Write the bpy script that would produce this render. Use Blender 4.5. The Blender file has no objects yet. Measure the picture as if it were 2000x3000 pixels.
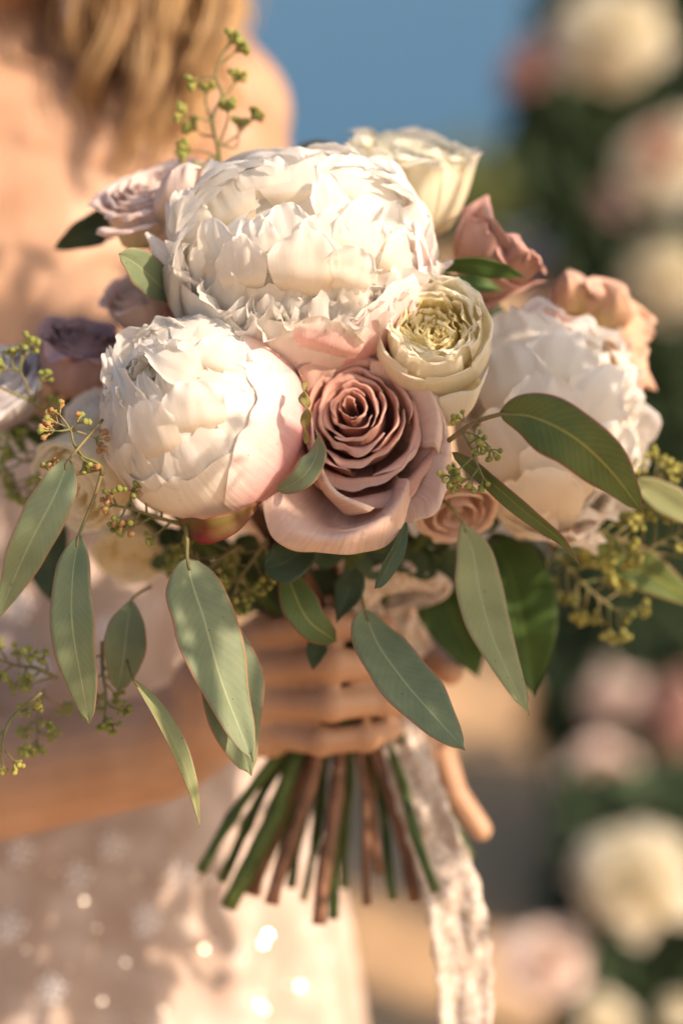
import bpy, math, random
from mathutils import Vector, Matrix, noise
R = math.radians
# ------------------------------------------------------------------ camera, light, exposure
scene = bpy.context.scene
COL = scene.collection
CAM_H, TILT = 1.45, R(14)
FOCUS = 1.185
cam_d = bpy.data.cameras.new('camera')
cam = bpy.data.objects.new('camera', cam_d); COL.objects.link(cam)
cam_d.sensor_fit = 'HORIZONTAL'; cam_d.sensor_width = 24; cam_d.lens = 85
cam_d.clip_start = .05; cam_d.clip_end = 6000
cam.location = (0, 0, CAM_H); cam.rotation_euler = (R(90) - TILT, 0, 0)
cam_d.dof.use_dof = True; cam_d.dof.focus_distance = FOCUS; cam_d.dof.aperture_fstop = 2.2
scene.camera = cam
CX = Vector((1, 0, 0)); CU = Vector((0, math.sin(TILT), math.cos(TILT))); CF = Vector((0, math.cos(TILT), -math.sin(TILT)))
C0 = Vector((0, 0, CAM_H)); K = 24 / 85 / 2000
def P(px, py, d): return C0 + CF * d + CX * ((px - 1000) * K * d) + CU * ((1500 - py) * K * d)
def D(x, y, z): return (CX * x + CU * y - CF * z).normalized()      # right, up, towards the viewer
SUN_TO = D(.70, .42, .58)                                            # direction to the sun
el = math.asin(SUN_TO.z); az = math.atan2(SUN_TO.x, SUN_TO.y)
world = bpy.data.worlds.new('World'); scene.world = world; world.use_nodes = True
wn = world.node_tree; bg = wn.nodes['Background']; sky = wn.nodes.new('ShaderNodeTexSky')
sky.sky_type = 'NISHITA'; sky.sun_disc = False; sky.sun_elevation = el; sky.sun_rotation = az
sky.air_density = 1.0; sky.dust_density = 4.0; sky.ozone_density = 1.0
wn.links.new(sky.outputs[0], bg.inputs[0]); bg.inputs[1].default_value = .128
sl = bpy.data.lights.new('sun', 'SUN'); sl.energy = 5.0; sl.angle = R(.5); sl.color = (1, .78, .60)
so = bpy.data.objects.new('sun', sl); COL.objects.link(so); so.rotation_euler = SUN_TO.to_track_quat('Z', 'Y').to_euler()
vs = scene.view_settings; vs.view_transform = 'Standard'; vs.look = 'None'; vs.exposure = .42; vs.gamma = 1; vs.use_curve_mapping = False
scene.cycles.use_denoising = True; scene.cycles.max_bounces = 12; scene.cycles.diffuse_bounces = 8; scene.cycles.transmission_bounces = 8; scene.cycles.transparent_max_bounces = 16
scene.cycles.sample_clamp_indirect = 6
rnd = random.Random(7)

# ------------------------------------------------------------------ helpers
def link(o, parent=None):
    COL.objects.link(o)
    if parent: o.parent = parent
    return o
def tag(o, label=None, cat=None, group=None, kind=None):
    if label: o['label'] = label
    if cat: o['category'] = cat
    if group: o['group'] = group
    if kind: o['kind'] = kind
    return o
def mesh(name, verts, faces, mat, uvs=None, smooth=True):
    m = bpy.data.meshes.new(name); m.from_pydata([tuple(v) for v in verts], [], faces)
    if uvs:
        l = m.uv_layers.new(name='UVMap'); li = [0] * len(m.loops); m.loops.foreach_get('vertex_index', li)
        flat = []
        for i in li: flat += [uvs[i][0], uvs[i][1]]
        l.data.foreach_set('uv', flat)
    if smooth: m.polygons.foreach_set('use_smooth', [True] * len(m.polygons))
    if mat: m.materials.append(mat)
    m.update(); return m
def obj(name, m, parent=None): return link(bpy.data.objects.new(name, m), parent)
def empty(name, loc, mat3=None):
    o = bpy.data.objects.new(name, None); o.empty_display_size = .01; COL.objects.link(o)
    M = Matrix.Translation(loc)
    if mat3: M = M @ mat3.to_4x4()
    o.matrix_world = M; return o, M
def gridfaces(nu, nv, off=0): return [(off + j * (nu + 1) + i, off + j * (nu + 1) + i + 1, off + (j + 1) * (nu + 1) + i + 1, off + (j + 1) * (nu + 1) + i) for j in range(nv) for i in range(nu)]
def cr(pts, t):                                                       # Catmull-Rom through pts, t in 0..1
    n = len(pts) - 1; x = min(max(t, 0), 1) * n; i = min(int(x), n - 1); f = x - i
    p1, p2 = pts[i], pts[i + 1]; p0 = pts[i - 1] if i > 0 else [2 * a - b for a, b in zip(p1, p2)]; p3 = pts[i + 2] if i + 2 <= n else [2 * a - b for a, b in zip(p2, p1)]
    return [.5 * (2 * b + (c - a) * f + (2 * a - 5 * b + 4 * c - d) * f * f + (3 * b - a - 3 * c + d) * f ** 3) for a, b, c, d in zip(p0, p1, p2, p3)]
def sm(a, b, x): t = min(max((x - a) / (b - a), 0), 1); return t * t * (3 - 2 * t)
def nz(x, y, z=0): return noise.noise(Vector((x, y, z)))
class MB:
    def __init__(s): s.v, s.f, s.uv = [], [], []
    def tube(s, pts, r, n=8, caps=True):
        pts = [Vector(p) for p in pts]; rs = r if isinstance(r, (list, tuple)) else [r] * len(pts); off = len(s.v); up = None
        for i, p in enumerate(pts):
            t = (pts[min(i + 1, len(pts) - 1)] - pts[max(i - 1, 0)]).normalized()
            if up is None: up = t.orthogonal().normalized()
            up = (up - t * up.dot(t)).normalized(); b = t.cross(up)
            for k in range(n):
                a = 2 * math.pi * k / n; s.v.append(p + (up * math.cos(a) + b * math.sin(a)) * rs[i]); s.uv.append((k / n, i / max(1, len(pts) - 1)))
        for i in range(len(pts) - 1):
            for k in range(n): s.f.append((off + i * n + k, off + i * n + (k + 1) % n, off + (i + 1) * n + (k + 1) % n, off + (i + 1) * n + k))
        if caps: s.f.append(tuple(off + k for k in reversed(range(n)))); s.f.append(tuple(off + (len(pts) - 1) * n + k for k in range(n)))
    def ball(s, c, r, sx=1, sy=1, sz=1, n=10, m=7, rot=None):
        off = len(s.v)
        for j in range(m + 1):
            th = math.pi * j / m
            for k in range(n):
                a = 2 * math.pi * k / n; q = Vector((math.sin(th) * math.cos(a) * sx, math.sin(th) * math.sin(a) * sy, math.cos(th) * sz)) * r
                if rot: q = rot @ q
                s.v.append(Vector(c) + q); s.uv.append((k / n, j / m))
        for j in range(m):
            for k in range(n): s.f.append((off + j * n + k, off + j * n + (k + 1) % n, off + (j + 1) * n + (k + 1) % n, off + (j + 1) * n + k))
    def quad(s, c, a, b):
        o = len(s.v); s.v += [c - a, c + b * .55, c + a, c - b * .55]; s.uv += [(0, 0), (1, .5), (0, 1), (1, .5)]; s.f.append((o, o + 1, o + 2, o + 3))
    def sheet(s, pts, nu, nv, uvs):
        o = len(s.v); s.v += pts; s.uv += uvs; s.f += gridfaces(nu, nv, o)
    def build(s, name, mat, parent=None, smooth=True, M=None):
        v = [M @ p for p in s.v] if M else s.v
        return obj(name, mesh(name, v, s.f, mat, s.uv, smooth), parent)
def smooth_path(pts, n): return [Vector(cr(pts, i / n)) for i in range(n + 1)]

# ------------------------------------------------------------------ materials
def nodes(name):
    m = bpy.data.materials.new(name); m.use_nodes = True; nt = m.node_tree; return m, nt, nt.nodes['Principled BSDF'], nt.nodes['Material Output']
def N(nt, t, **kw):
    n = nt.nodes.new(t)
    for k, v in kw.items(): setattr(n, k, v)
    return n
def ramp(nt, stops, src):
    r = N(nt, 'ShaderNodeValToRGB'); e = r.color_ramp.elements
    while len(e) < len(stops): e.new(.5)
    for x, (p, c) in zip(e, stops): x.position = p; x.color = (*c, 1)
    nt.links.new(src, r.inputs[0]); return r
def math_(nt, op, a, b=None, c=None):
    n = N(nt, 'ShaderNodeMath', operation=op)
    for i, x in enumerate((a, b, c)):
        if x is None: continue
        if isinstance(x, (int, float)): n.inputs[i].default_value = x
        else: nt.links.new(x, n.inputs[i])
    return n.outputs[0]
def mixc(nt, f, a, b, bt='MIX'):
    n = N(nt, 'ShaderNodeMix', data_type='RGBA', blend_type=bt)
    if isinstance(f, (int, float)): n.inputs[0].default_value = f
    else: nt.links.new(f, n.inputs[0])
    for i, x in ((6, a), (7, b)):
        if isinstance(x, tuple): n.inputs[i].default_value = (*x, 1)
        else: nt.links.new(x, n.inputs[i])
    return n.outputs[2]
def petal_mat(name, stops, transl=.34, rough=.55, vein=.10, spots=.0, rim=None, bump=.25, vscale=26):
    m, nt, pb, out = nodes(name); L = nt.links
    uv = N(nt, 'ShaderNodeUVMap'); sep = N(nt, 'ShaderNodeSeparateXYZ'); L.new(uv.outputs[0], sep.inputs[0])
    oi = N(nt, 'ShaderNodeObjectInfo')
    mp = N(nt, 'ShaderNodeMapping'); mp.inputs['Scale'].default_value = (vscale, 1.3, 1); L.new(uv.outputs[0], mp.inputs[0])
    ad = N(nt, 'ShaderNodeVectorMath', operation='ADD'); L.new(mp.outputs[0], ad.inputs[0]); L.new(oi.outputs['Random'], ad.inputs[1])
    vn = N(nt, 'ShaderNodeTexNoise'); vn.inputs['Scale'].default_value = 1.6; vn.inputs['Detail'].default_value = 4; L.new(ad.outputs[0], vn.inputs['Vector'])
    bn = N(nt, 'ShaderNodeTexNoise'); bn.inputs['Scale'].default_value = 70; bn.inputs['Detail'].default_value = 7; bn.inputs['Roughness'].default_value = .62
    tc = N(nt, 'ShaderNodeTexCoord'); L.new(tc.outputs['Object'], bn.inputs['Vector'])
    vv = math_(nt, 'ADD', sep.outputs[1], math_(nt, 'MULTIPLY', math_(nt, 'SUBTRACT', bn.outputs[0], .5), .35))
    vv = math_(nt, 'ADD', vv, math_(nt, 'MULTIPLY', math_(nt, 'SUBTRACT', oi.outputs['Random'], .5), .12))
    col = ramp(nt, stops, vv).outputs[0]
    sh = math_(nt, 'MULTIPLY_ADD', vn.outputs[0], vein * 2, 1 - vein)
    cx = N(nt, 'ShaderNodeCombineXYZ')
    for i in range(3): L.new(sh, cx.inputs[i])
    col = mixc(nt, 1, col, cx.outputs[0], 'MULTIPLY')
    if rim:
        f = math_(nt, 'MULTIPLY', math_(nt, 'GREATER_THAN', sep.outputs[1], .965), .75); col = mixc(nt, f, col, rim)  # lit petal edge put into the colour as a paler line
    if spots:
        s = N(nt, 'ShaderNodeTexNoise'); s.inputs['Scale'].default_value = 190; s.inputs['Detail'].default_value = 3; L.new(tc.outputs['Object'], s.inputs['Vector'])
        f = math_(nt, 'MULTIPLY', math_(nt, 'GREATER_THAN', math_(nt, 'ADD', s.outputs[0], math_(nt, 'MULTIPLY', sep.outputs[1], .07)), .775), spots)
        col = mixc(nt, f, col, (.34, .17, .07))
    bp = N(nt, 'ShaderNodeBump'); bp.inputs['Strength'].default_value = bump; bp.inputs['Distance'].default_value = .0012
    L.new(math_(nt, 'ADD', vn.outputs[0], math_(nt, 'MULTIPLY', bn.outputs[0], .8)), bp.inputs['Height'])
    pb.inputs['Roughness'].default_value = rough; pb.inputs['Specular IOR Level'].default_value = .3
    pb.inputs['Sheen Weight'].default_value = .08
    L.new(col, pb.inputs['Base Color']); L.new(bp.outputs[0], pb.inputs['Normal'])
    tr = N(nt, 'ShaderNodeBsdfTranslucent'); L.new(col, tr.inputs[0]); L.new(bp.outputs[0], tr.inputs[1])
    mx = N(nt, 'ShaderNodeMixShader'); mx.inputs[0].default_value = transl
    L.new(pb.outputs[0], mx.inputs[1]); L.new(tr.outputs[0], mx.inputs[2]); L.new(mx.outputs[0], out.inputs[0])
    return m
def leaf_mat(name, c, c2, margin, rib, transl=.2, rough=.58, marginw=.93):
    m, nt, pb, out = nodes(name); L = nt.links
    uv = N(nt, 'ShaderNodeUVMap'); sep = N(nt, 'ShaderNodeSeparateXYZ'); L.new(uv.outputs[0], sep.inputs[0])
    tc = N(nt, 'ShaderNodeTexCoord'); bn = N(nt, 'ShaderNodeTexNoise'); bn.inputs['Scale'].default_value = 60; bn.inputs['Detail'].default_value = 6; L.new(tc.outputs['Object'], bn.inputs['Vector'])
    col = ramp(nt, [(.35, c), (.65, c2)], bn.outputs[0]).outputs[0]
    au = math_(nt, 'ABSOLUTE', math_(nt, 'MULTIPLY_ADD', sep.outputs[0], 2, -1))
    wv = N(nt, 'ShaderNodeTexWave'); wv.inputs['Scale'].default_value = 7; wv.inputs['Distortion'].default_value = 7; wv.inputs['Detail'].default_value = 3
    mp = N(nt, 'ShaderNodeCombineXYZ'); L.new(math_(nt, 'SUBTRACT', sep.outputs[1], math_(nt, 'MULTIPLY', au, .16)), mp.inputs[0]); L.new(mp.outputs[0], wv.inputs['Vector'])
    f = math_(nt, 'MULTIPLY', wv.outputs[1], .10); col = mixc(nt, f, col, rib)
    col = mixc(nt, math_(nt, 'MULTIPLY', math_(nt, 'LESS_THAN', au, .035), .85), col, rib)
    sp = N(nt, 'ShaderNodeTexNoise'); sp.inputs['Scale'].default_value = 420; sp.inputs['Detail'].default_value = 2; L.new(tc.outputs['Object'], sp.inputs['Vector'])
    f = math_(nt, 'MULTIPLY', math_(nt, 'GREATER_THAN', math_(nt, 'ADD', sp.outputs[0], math_(nt, 'MULTIPLY', sep.outputs[1], .10)), .80), .8); col = mixc(nt, f, col, (.16, .05, .05))
    col = mixc(nt, math_(nt, 'MULTIPLY', math_(nt, 'GREATER_THAN', math_(nt, 'ADD', au, math_(nt, 'MULTIPLY', bn.outputs[0], .05)), marginw + .038), .7), col, margin)
    bp = N(nt, 'ShaderNodeBump'); bp.inputs['Strength'].default_value = .25; bp.inputs['Distance'].default_value = .0006
    L.new(math_(nt, 'SUBTRACT', bn.outputs[0], math_(nt, 'MULTIPLY', wv.outputs[1], .08)), bp.inputs['Height'])
    L.new(col, pb.inputs['Base Color']); L.new(bp.outputs[0], pb.inputs['Normal']); pb.inputs['Roughness'].default_value = rough; pb.inputs['Specular IOR Level'].default_value = .35
    tr = N(nt, 'ShaderNodeBsdfTranslucent'); L.new(mixc(nt, .35, col, (.25, .33, .03)), tr.inputs[0])
    mx = N(nt, 'ShaderNodeMixShader'); mx.inputs[0].default_value = transl
    L.new(pb.outputs[0], mx.inputs[1]); L.new(tr.outputs[0], mx.inputs[2]); L.new(mx.outputs[0], out.inputs[0])
    return m
def simple(name, stops, scale=30, rough=.6, transl=0, bump=.3, dist=.001, detail=5, spec=.3, sss=0, coord='Object', metal=0):
    m, nt, pb, out = nodes(name); L = nt.links
    tc = N(nt, 'ShaderNodeTexCoord'); bn = N(nt, 'ShaderNodeTexNoise'); bn.inputs['Scale'].default_value = scale; bn.inputs['Detail'].default_value = detail; L.new(tc.outputs[coord], bn.inputs['Vector'])
    col = ramp(nt, stops, bn.outputs[0]).outputs[0]; L.new(col, pb.inputs['Base Color'])
    bp = N(nt, 'ShaderNodeBump'); bp.inputs['Strength'].default_value = bump; bp.inputs['Distance'].default_value = dist; L.new(bn.outputs[0], bp.inputs['Height']); L.new(bp.outputs[0], pb.inputs['Normal'])
    pb.inputs['Roughness'].default_value = rough; pb.inputs['Specular IOR Level'].default_value = spec; pb.inputs['Metallic'].default_value = metal
    if sss: pb.inputs['Subsurface Weight'].default_value = sss; pb.inputs['Subsurface Radius'].default_value = (1, .35, .2); pb.inputs['Subsurface Scale'].default_value = .008
    if transl:
        tr = N(nt, 'ShaderNodeBsdfTranslucent'); L.new(col, tr.inputs[0]); mx = N(nt, 'ShaderNodeMixShader'); mx.inputs[0].default_value = transl
        L.new(pb.outputs[0], mx.inputs[1]); L.new(tr.outputs[0], mx.inputs[2]); L.new(mx.outputs[0], out.inputs[0])
    return m
W0, W1 = (.80, .70, .58), (.84, .79, .70)
M_white = petal_mat('peony_white', [(0, (.86, .74, .56)), (.3, (.895, .84, .74)), (.8, (.91, .89, .845))], transl=.54, vein=.02, spots=.0, bump=.10, vscale=14)
M_blush = petal_mat('peony_blush', [(.1, (.82, .68, .60)), (.36, (.83, .52, .48)), (.60, (.86, .70, .65)), (.82, (.89, .84, .76))], transl=.3, vein=.09, spots=.35)
M_pink = petal_mat('peony_pink', [(.1, (.84, .66, .60)), (.45, (.83, .47, .45)), (.66, (.84, .47, .46)), (.97, (.88, .76, .71))], transl=.3, vein=.10, spots=.4)
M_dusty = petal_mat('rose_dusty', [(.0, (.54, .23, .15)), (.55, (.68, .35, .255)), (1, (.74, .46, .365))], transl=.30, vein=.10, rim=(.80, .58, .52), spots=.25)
M_dustyout = petal_mat('rose_dusty_outer', [(.0, (.52, .34, .12)), (.3, (.68, .47, .38)), (.85, (.76, .57, .46)), (1, (.80, .65, .54))], transl=.22, vein=.2, spots=.25, bump=.6)
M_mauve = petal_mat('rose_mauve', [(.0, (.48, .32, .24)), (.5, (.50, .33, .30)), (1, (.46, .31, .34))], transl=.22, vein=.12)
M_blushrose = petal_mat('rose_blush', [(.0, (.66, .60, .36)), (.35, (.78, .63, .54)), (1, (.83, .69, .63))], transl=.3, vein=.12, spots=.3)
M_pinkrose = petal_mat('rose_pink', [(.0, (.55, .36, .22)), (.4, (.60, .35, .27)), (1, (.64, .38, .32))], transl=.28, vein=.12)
M_peach = petal_mat('rose_peach', [(.0, (.66, .52, .22)), (.3, (.70, .46, .28)), (1, (.72, .48, .38))], transl=.3, vein=.12, spots=.2)
M_cream = petal_mat('rose_cream', [(.0, (.88, .80, .52)), (.5, (.90, .85, .67)), (1, (.92, .89, .77))], transl=.48, vein=.06, spots=.25)
M_yellow = petal_mat('rose_yellow_heart', [(.0, (.90, .72, .24)), (.45, (.92, .82, .40)), (.95, (.93, .86, .58))], transl=.5, vein=.06)
M_lav = petal_mat('rose_lavender_white', [(.0, (.5, .42, .42)), (.5, (.66, .62, .62)), (1, (.76, .75, .76))], transl=.3)
EU = leaf_mat('eucalyptus', (.155, .20, .11), (.205, .25, .135), (.42, .20, .13), (.33, .38, .20))
EUG = leaf_mat('eucalyptus_green', (.085, .13, .035), (.12, .17, .05), (.36, .07, .07), (.38, .36, .09))
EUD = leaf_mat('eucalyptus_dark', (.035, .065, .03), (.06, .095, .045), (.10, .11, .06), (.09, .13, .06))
EUP = leaf_mat('eucalyptus_pale', (.25, .28, .12), (.31, .33, .15), (.42, .26, .18), (.36, .40, .24))
LG = leaf_mat('rose_leaf', (.045, .10, .02), (.08, .15, .03), (.10, .13, .03), (.13, .2, .05), transl=.35)
SEP = leaf_mat('sepal_red', (.20, .02, .02), (.16, .12, .03), (.30, .03, .03), (.25, .08, .03))
DRY = simple('dry_sepal', [(.3, (.20, .17, .05)), (.7, (.33, .28, .10))], scale=90, transl=.2)
M_stemg = simple('stem_green', [(.35, (.028, .055, .010)), (.65, (.085, .12, .028))], scale=45)
M_stemb = simple('stem_brown', [(.35, (.10, .05, .025)), (.65, (.24, .12, .07))], scale=45)
M_twig = simple('twig', [(.35, (.13, .15, .05)), (.65, (.22, .17, .08))], scale=80)
M_bgreen = simple('berry_green', [(.35, (.16, .20, .04)), (.65, (.28, .29, .07))], scale=150, rough=.5)
M_byel = simple('berry_yellow', [(.35, (.24, .25, .05)), (.65, (.36, .32, .08))], scale=150, rough=.5)
M_bred = simple('berry_red', [(.35, (.34, .13, .07)), (.65, (.36, .26, .09))], scale=110, rough=.5)
M_skin = simple('skin', [(.32, (.38, .215, .125)), (.68, (.51, .32, .205))], scale=18, rough=.45, sss=.25, bump=.08)
M_hair = simple('hair', [(.35, (.30, .15, .06)), (.65, (.80, .56, .28))], scale=22, rough=.4, transl=.2)

# ------------------------------------------------------------------ petals
def prof_pts(pts): return lambda t: cr(pts, t)
def shell(R_, th0, th1, curl=0, sz=1, zo=0):
    """profile on a ball: from th0 (near the base pole, 180) to th1 (degrees from the axis); the rim rolls out by curl"""
    def f(t):
        th = R(th0 + (th1 - th0) * t); c = curl * sm(.72, 1, t)
        return (R_ * math.sin(th) + c * math.sin(th) , R_ * math.cos(th) * sz + zo + c * .35 * math.cos(th))
    return f
def shell_petal(parent, mat, phi, hw, prof, nu=14, nv=14, corner=(.4, 3), rag=0, ragf=6, ruf=0, ruff=3, lat=0, seed=0, sx=1, sy=1, w0=1, name='petal', cleft=0, thick=0):
    vs_, uv = [], []
    ph = R(phi); h = R(hw)
    for j in range(nv + 1):
        v = j / nv
        for i in range(nu + 1):
            u = 2 * i / nu - 1
            vm = 1 - corner[0] * abs(u) ** corner[1] + rag * (nz(u * ragf, seed * 3.1, 1) + .6 * nz(u * ragf * 2.3, seed * 5.3, 4)) - cleft * math.exp(-(u * 6) ** 2)
            vv = v * vm; r, z = prof(vv)
            a = ph + h * u * (w0 + (1 - w0) * sm(0, .6, v))
            g = ruf * vv * vv
            r += lat * u * u * vv + g * (nz(u * ruff, v * 1.6, seed * 1.7) + .5 * nz(u * ruff * 2.7, v * 3, seed * 2.9))
            z += g * .6 * nz(u * ruff, v * 1.6, seed * 1.7 + 50)
            vs_.append((r * math.cos(a) * sx, r * math.sin(a) * sy, z)); uv.append((i / nu, v))
    o = obj(name, mesh(name, vs_, gridfaces(nu, nv), mat, uv), parent)
    if thick: md = o.modifiers.new('thickness', 'SOLIDIFY'); md.thickness = thick; md.offset = 0
    return o
def spoon_petal(parent, mat, base, grow, out, L_, W_, bend=.8, cup=.5, rag=.06, ragf=5, ruf=.1, ruff=3, seed=0, nu=10, nv=12, wp=.75, name='petal', twist=0):
    """free petal: grows from base along grow, its back faces out, bends by `bend` radians away from out over its length"""
    g = Vector(grow).normalized(); o_ = Vector(out); o_ = (o_ - g * o_.dot(g)).normalized(); s = g.cross(o_)
    vs_, uv = [], []; y = z = 0; col = []
    st = []
    for j in range(nv + 1):
        v = j / nv; st.append((y, z, bend * v)); a = bend * (v + .5 / nv); y += math.cos(a) / nv; z -= math.sin(a) / nv
    def station(t):
        x = min(max(t, 0), 1.15) * nv; i = min(int(x), nv - 1); f = x - i; a = st[i]; b = st[i + 1]
        return [p + (q - p) * f for p, q in zip(a, b)]
    for j in range(nv + 1):
        v = j / nv
        for i in range(nu + 1):
            u = 2 * i / nu - 1
            vm = 1 - .32 * abs(u) ** 2.6 + rag * (nz(u * ragf, seed * 3.7, 2) + .7 * nz(u * ragf * 2.6, seed * 1.3, 7))
            t = v * vm; yy, zz, an = station(t)
            w = W_ * .5 * (math.sin(math.pi * min(1, .08 + .62 * t ** wp)) ** .8)
            lat = u * w; q = cup * (u * u) * w
            rf = ruf * W_ * t * t * (nz(u * ruff, v * 2, seed) + .5 * nz(u * ruff * 2.5, v * 3.3, seed + 9))
            n = rf - q
            la = lat * math.cos(twist * t); lb = lat * math.sin(twist * t)
            p = g * (yy * L_ + (math.sin(an)) * (n + lb)) + o_ * (zz * L_ + math.cos(an) * (n + lb)) + s * la
            vs_.append(Vector(base) + p); uv.append((i / nu, v))
    return obj(name, mesh(name, vs_, gridfaces(nu, nv), mat, uv), parent)
def patch(parent, Minv, mat, rows, nu=26, nv=20, name='petal', ruf=0, ruff=4, seed=0, thick=.0004, dz=0, rag=0):
    vs_, uv = [], []
    for j in range(nv + 1):
        v = j / nv
        for i in range(nu + 1):
            u = i / nu; vv = v - rag * sm(.35, 1, v) * (.9 * abs(nz(u * 5, seed * 2.3, 3)) + 1.1 * abs(nz(u * 13, seed * 1.3, 8))) if rag else v
            px, py, dm = cr([cr(r_, u) for r_ in rows], vv)
            q_ = ruf * v * v; dm += q_ * nz(u * ruff, v * 2, seed); px += q_ * 2.6 * nz(u * ruff * 1.3, v * 2.5, seed + 11); py += q_ * 2.6 * nz(u * ruff * 1.3, v * 2.5, seed + 23)
            vs_.append(Minv @ P(px, py, 1.2 + (dm + dz) / 1000)); uv.append((u, v))
    o = obj(name, mesh(name, vs_, gridfaces(nu, nv), mat, uv), parent)
    if thick: md = o.modifiers.new('thickness', 'SOLIDIFY'); md.thickness = thick; md.offset = 0
    return o
def frame(axis):
    z = D(*axis); y0 = CU if abs(z.dot(CU)) < .93 else CF
    x = y0.cross(z).normalized(); y = z.cross(x).normalized()
    return Matrix((x, y, z)).transposed()
def flower(name, label, px, py, d, axis, cat, group=None):
    o, M = empty(name, P(px, py, d), frame(axis)); tag(o, label, cat, group); return o, M
BIND = (1000, 2080, 1.355)
def stem(parent, M, start, end, r=14, mat=None, mid=None, n=26):
    """stalk from the bloom through the hand to its cut end (source pixels, depth)"""
    Mi = M.inverted(); S = K * 1.33
    b = (BIND[0] + (end[0] - 950) * .28, BIND[1], 1.352 + rnd.uniform(-.012, .012))
    B_, E_ = P(*b), P(*end); A_ = M @ Vector(start); dv = (E_ - B_)
    up = [A_, A_.lerp(B_ - dv * .25, .55), B_ - dv * .25, B_]
    path = smooth_path([tuple(p) for p in up], 14) + [B_.lerp(E_, k / 12) + CX * (.0022 * math.sin(k * .42 + r) * min(1, k / 5)) for k in range(1, 13)]; mb = MB()
    mb.tube([Mi @ p for p in path], [S * r * 1.12 * (1 + .10 * math.sin(i * 1.7 + r) + (.22 if i % 9 == 4 else 0)) for i in range(len(path))], 9)
    mb.build('stem', mat or M_stemg, parent)

# ------------------------------------------------------------------ peonies
def frill(parent, rg, Rr, n, th_a, th_b, mat, phi0=0, phi1=360, L=(.45, .6), W=(.35, .55), r0=.45, lean=.5, sx=1, bend=(.7, 1.3), rag=.1, ruf=.25, zo=0, nu=10, nv=11):
    for k in range(n):
        t = (k + .5) / n; th = R(th_a + (th_b - th_a) * t + rg.uniform(-5, 5)); ph = R(phi0 + (phi1 - phi0) * ((k * .381966 + rg.uniform(-.04, .04)) % 1))
        dr = Vector((math.sin(th) * math.cos(ph) * sx, math.sin(th) * math.sin(ph), math.cos(th)))
        base = dr * Rr * r0 + Vector((0, 0, zo)); ax = Vector((0, 0, 1))
        grow = dr * (1 - lean) + ax * lean * (1 if th > .15 else .2) + Vector((rg.uniform(-.22, .22), rg.uniform(-.22, .22), rg.uniform(-.1, .1)))
        out = Vector((math.cos(ph), math.sin(ph), -.25)) + Vector((rg.uniform(-.4, .4), rg.uniform(-.4, .4), 0))
        l = Rr * rg.uniform(*L); w = Rr * rg.uniform(*W)
        spoon_petal(parent, mat, base, grow, out, l, w, bend=rg.uniform(*bend), cup=rg.uniform(.3, .7), rag=rag, ragf=rg.uniform(2.5, 5), ruf=ruf, ruff=rg.uniform(1.6, 3), seed=rg.random() * 90, nu=nu, nv=nv)

def cup(f, Mi, mat, ball, cx, cy, w, h, rot=0, lift=7, flare=.3, seed=1, edge=5, tuck=16, rag=.05, ruf=2.0, pinch=0):
    """broad cupped petal lying on a bloom; ball = (px, py, radius in px, depth) of the bloom it lies on"""
    bx, by, br, bd = ball; rows_ = []; c_, s_ = math.cos(R(rot)), math.sin(R(rot))
    for v, wf, lf in ((0, .60, None), (.3, .86, .30), (.62, 1.0, .72), (.86, 1.0, 1.0), (1.0, .94, .9 + flare)):
        row = []
        for u in (-1, -.6, -.2, .2, .6, 1):
            x = u * w / 2 * wf; y = (v - .5) * h - abs(u) ** 2.6 * h * .34 * v * v + pinch * h * math.exp(-(u * 3) ** 2) * v ** 4
            px, py = cx + x * c_ - y * s_, cy - (x * s_ + y * c_); q = ((px - bx) ** 2 + (py - by) ** 2) / br ** 2
            dd = bd - K * bd * br * math.sqrt(max(.05, 1 - q)); dm = (dd - 1.2) * 1000
            dm += tuck if lf is None else -lift * lf
            row.append((px, py, dm + edge * u * u * (.7 - v * .9)))
        rows_.append(row)
    return patch(f, Mi, mat, rows_, nu=22, nv=20, seed=seed, ruf=ruf, ruff=5.5, thick=0, rag=rag)

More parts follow.
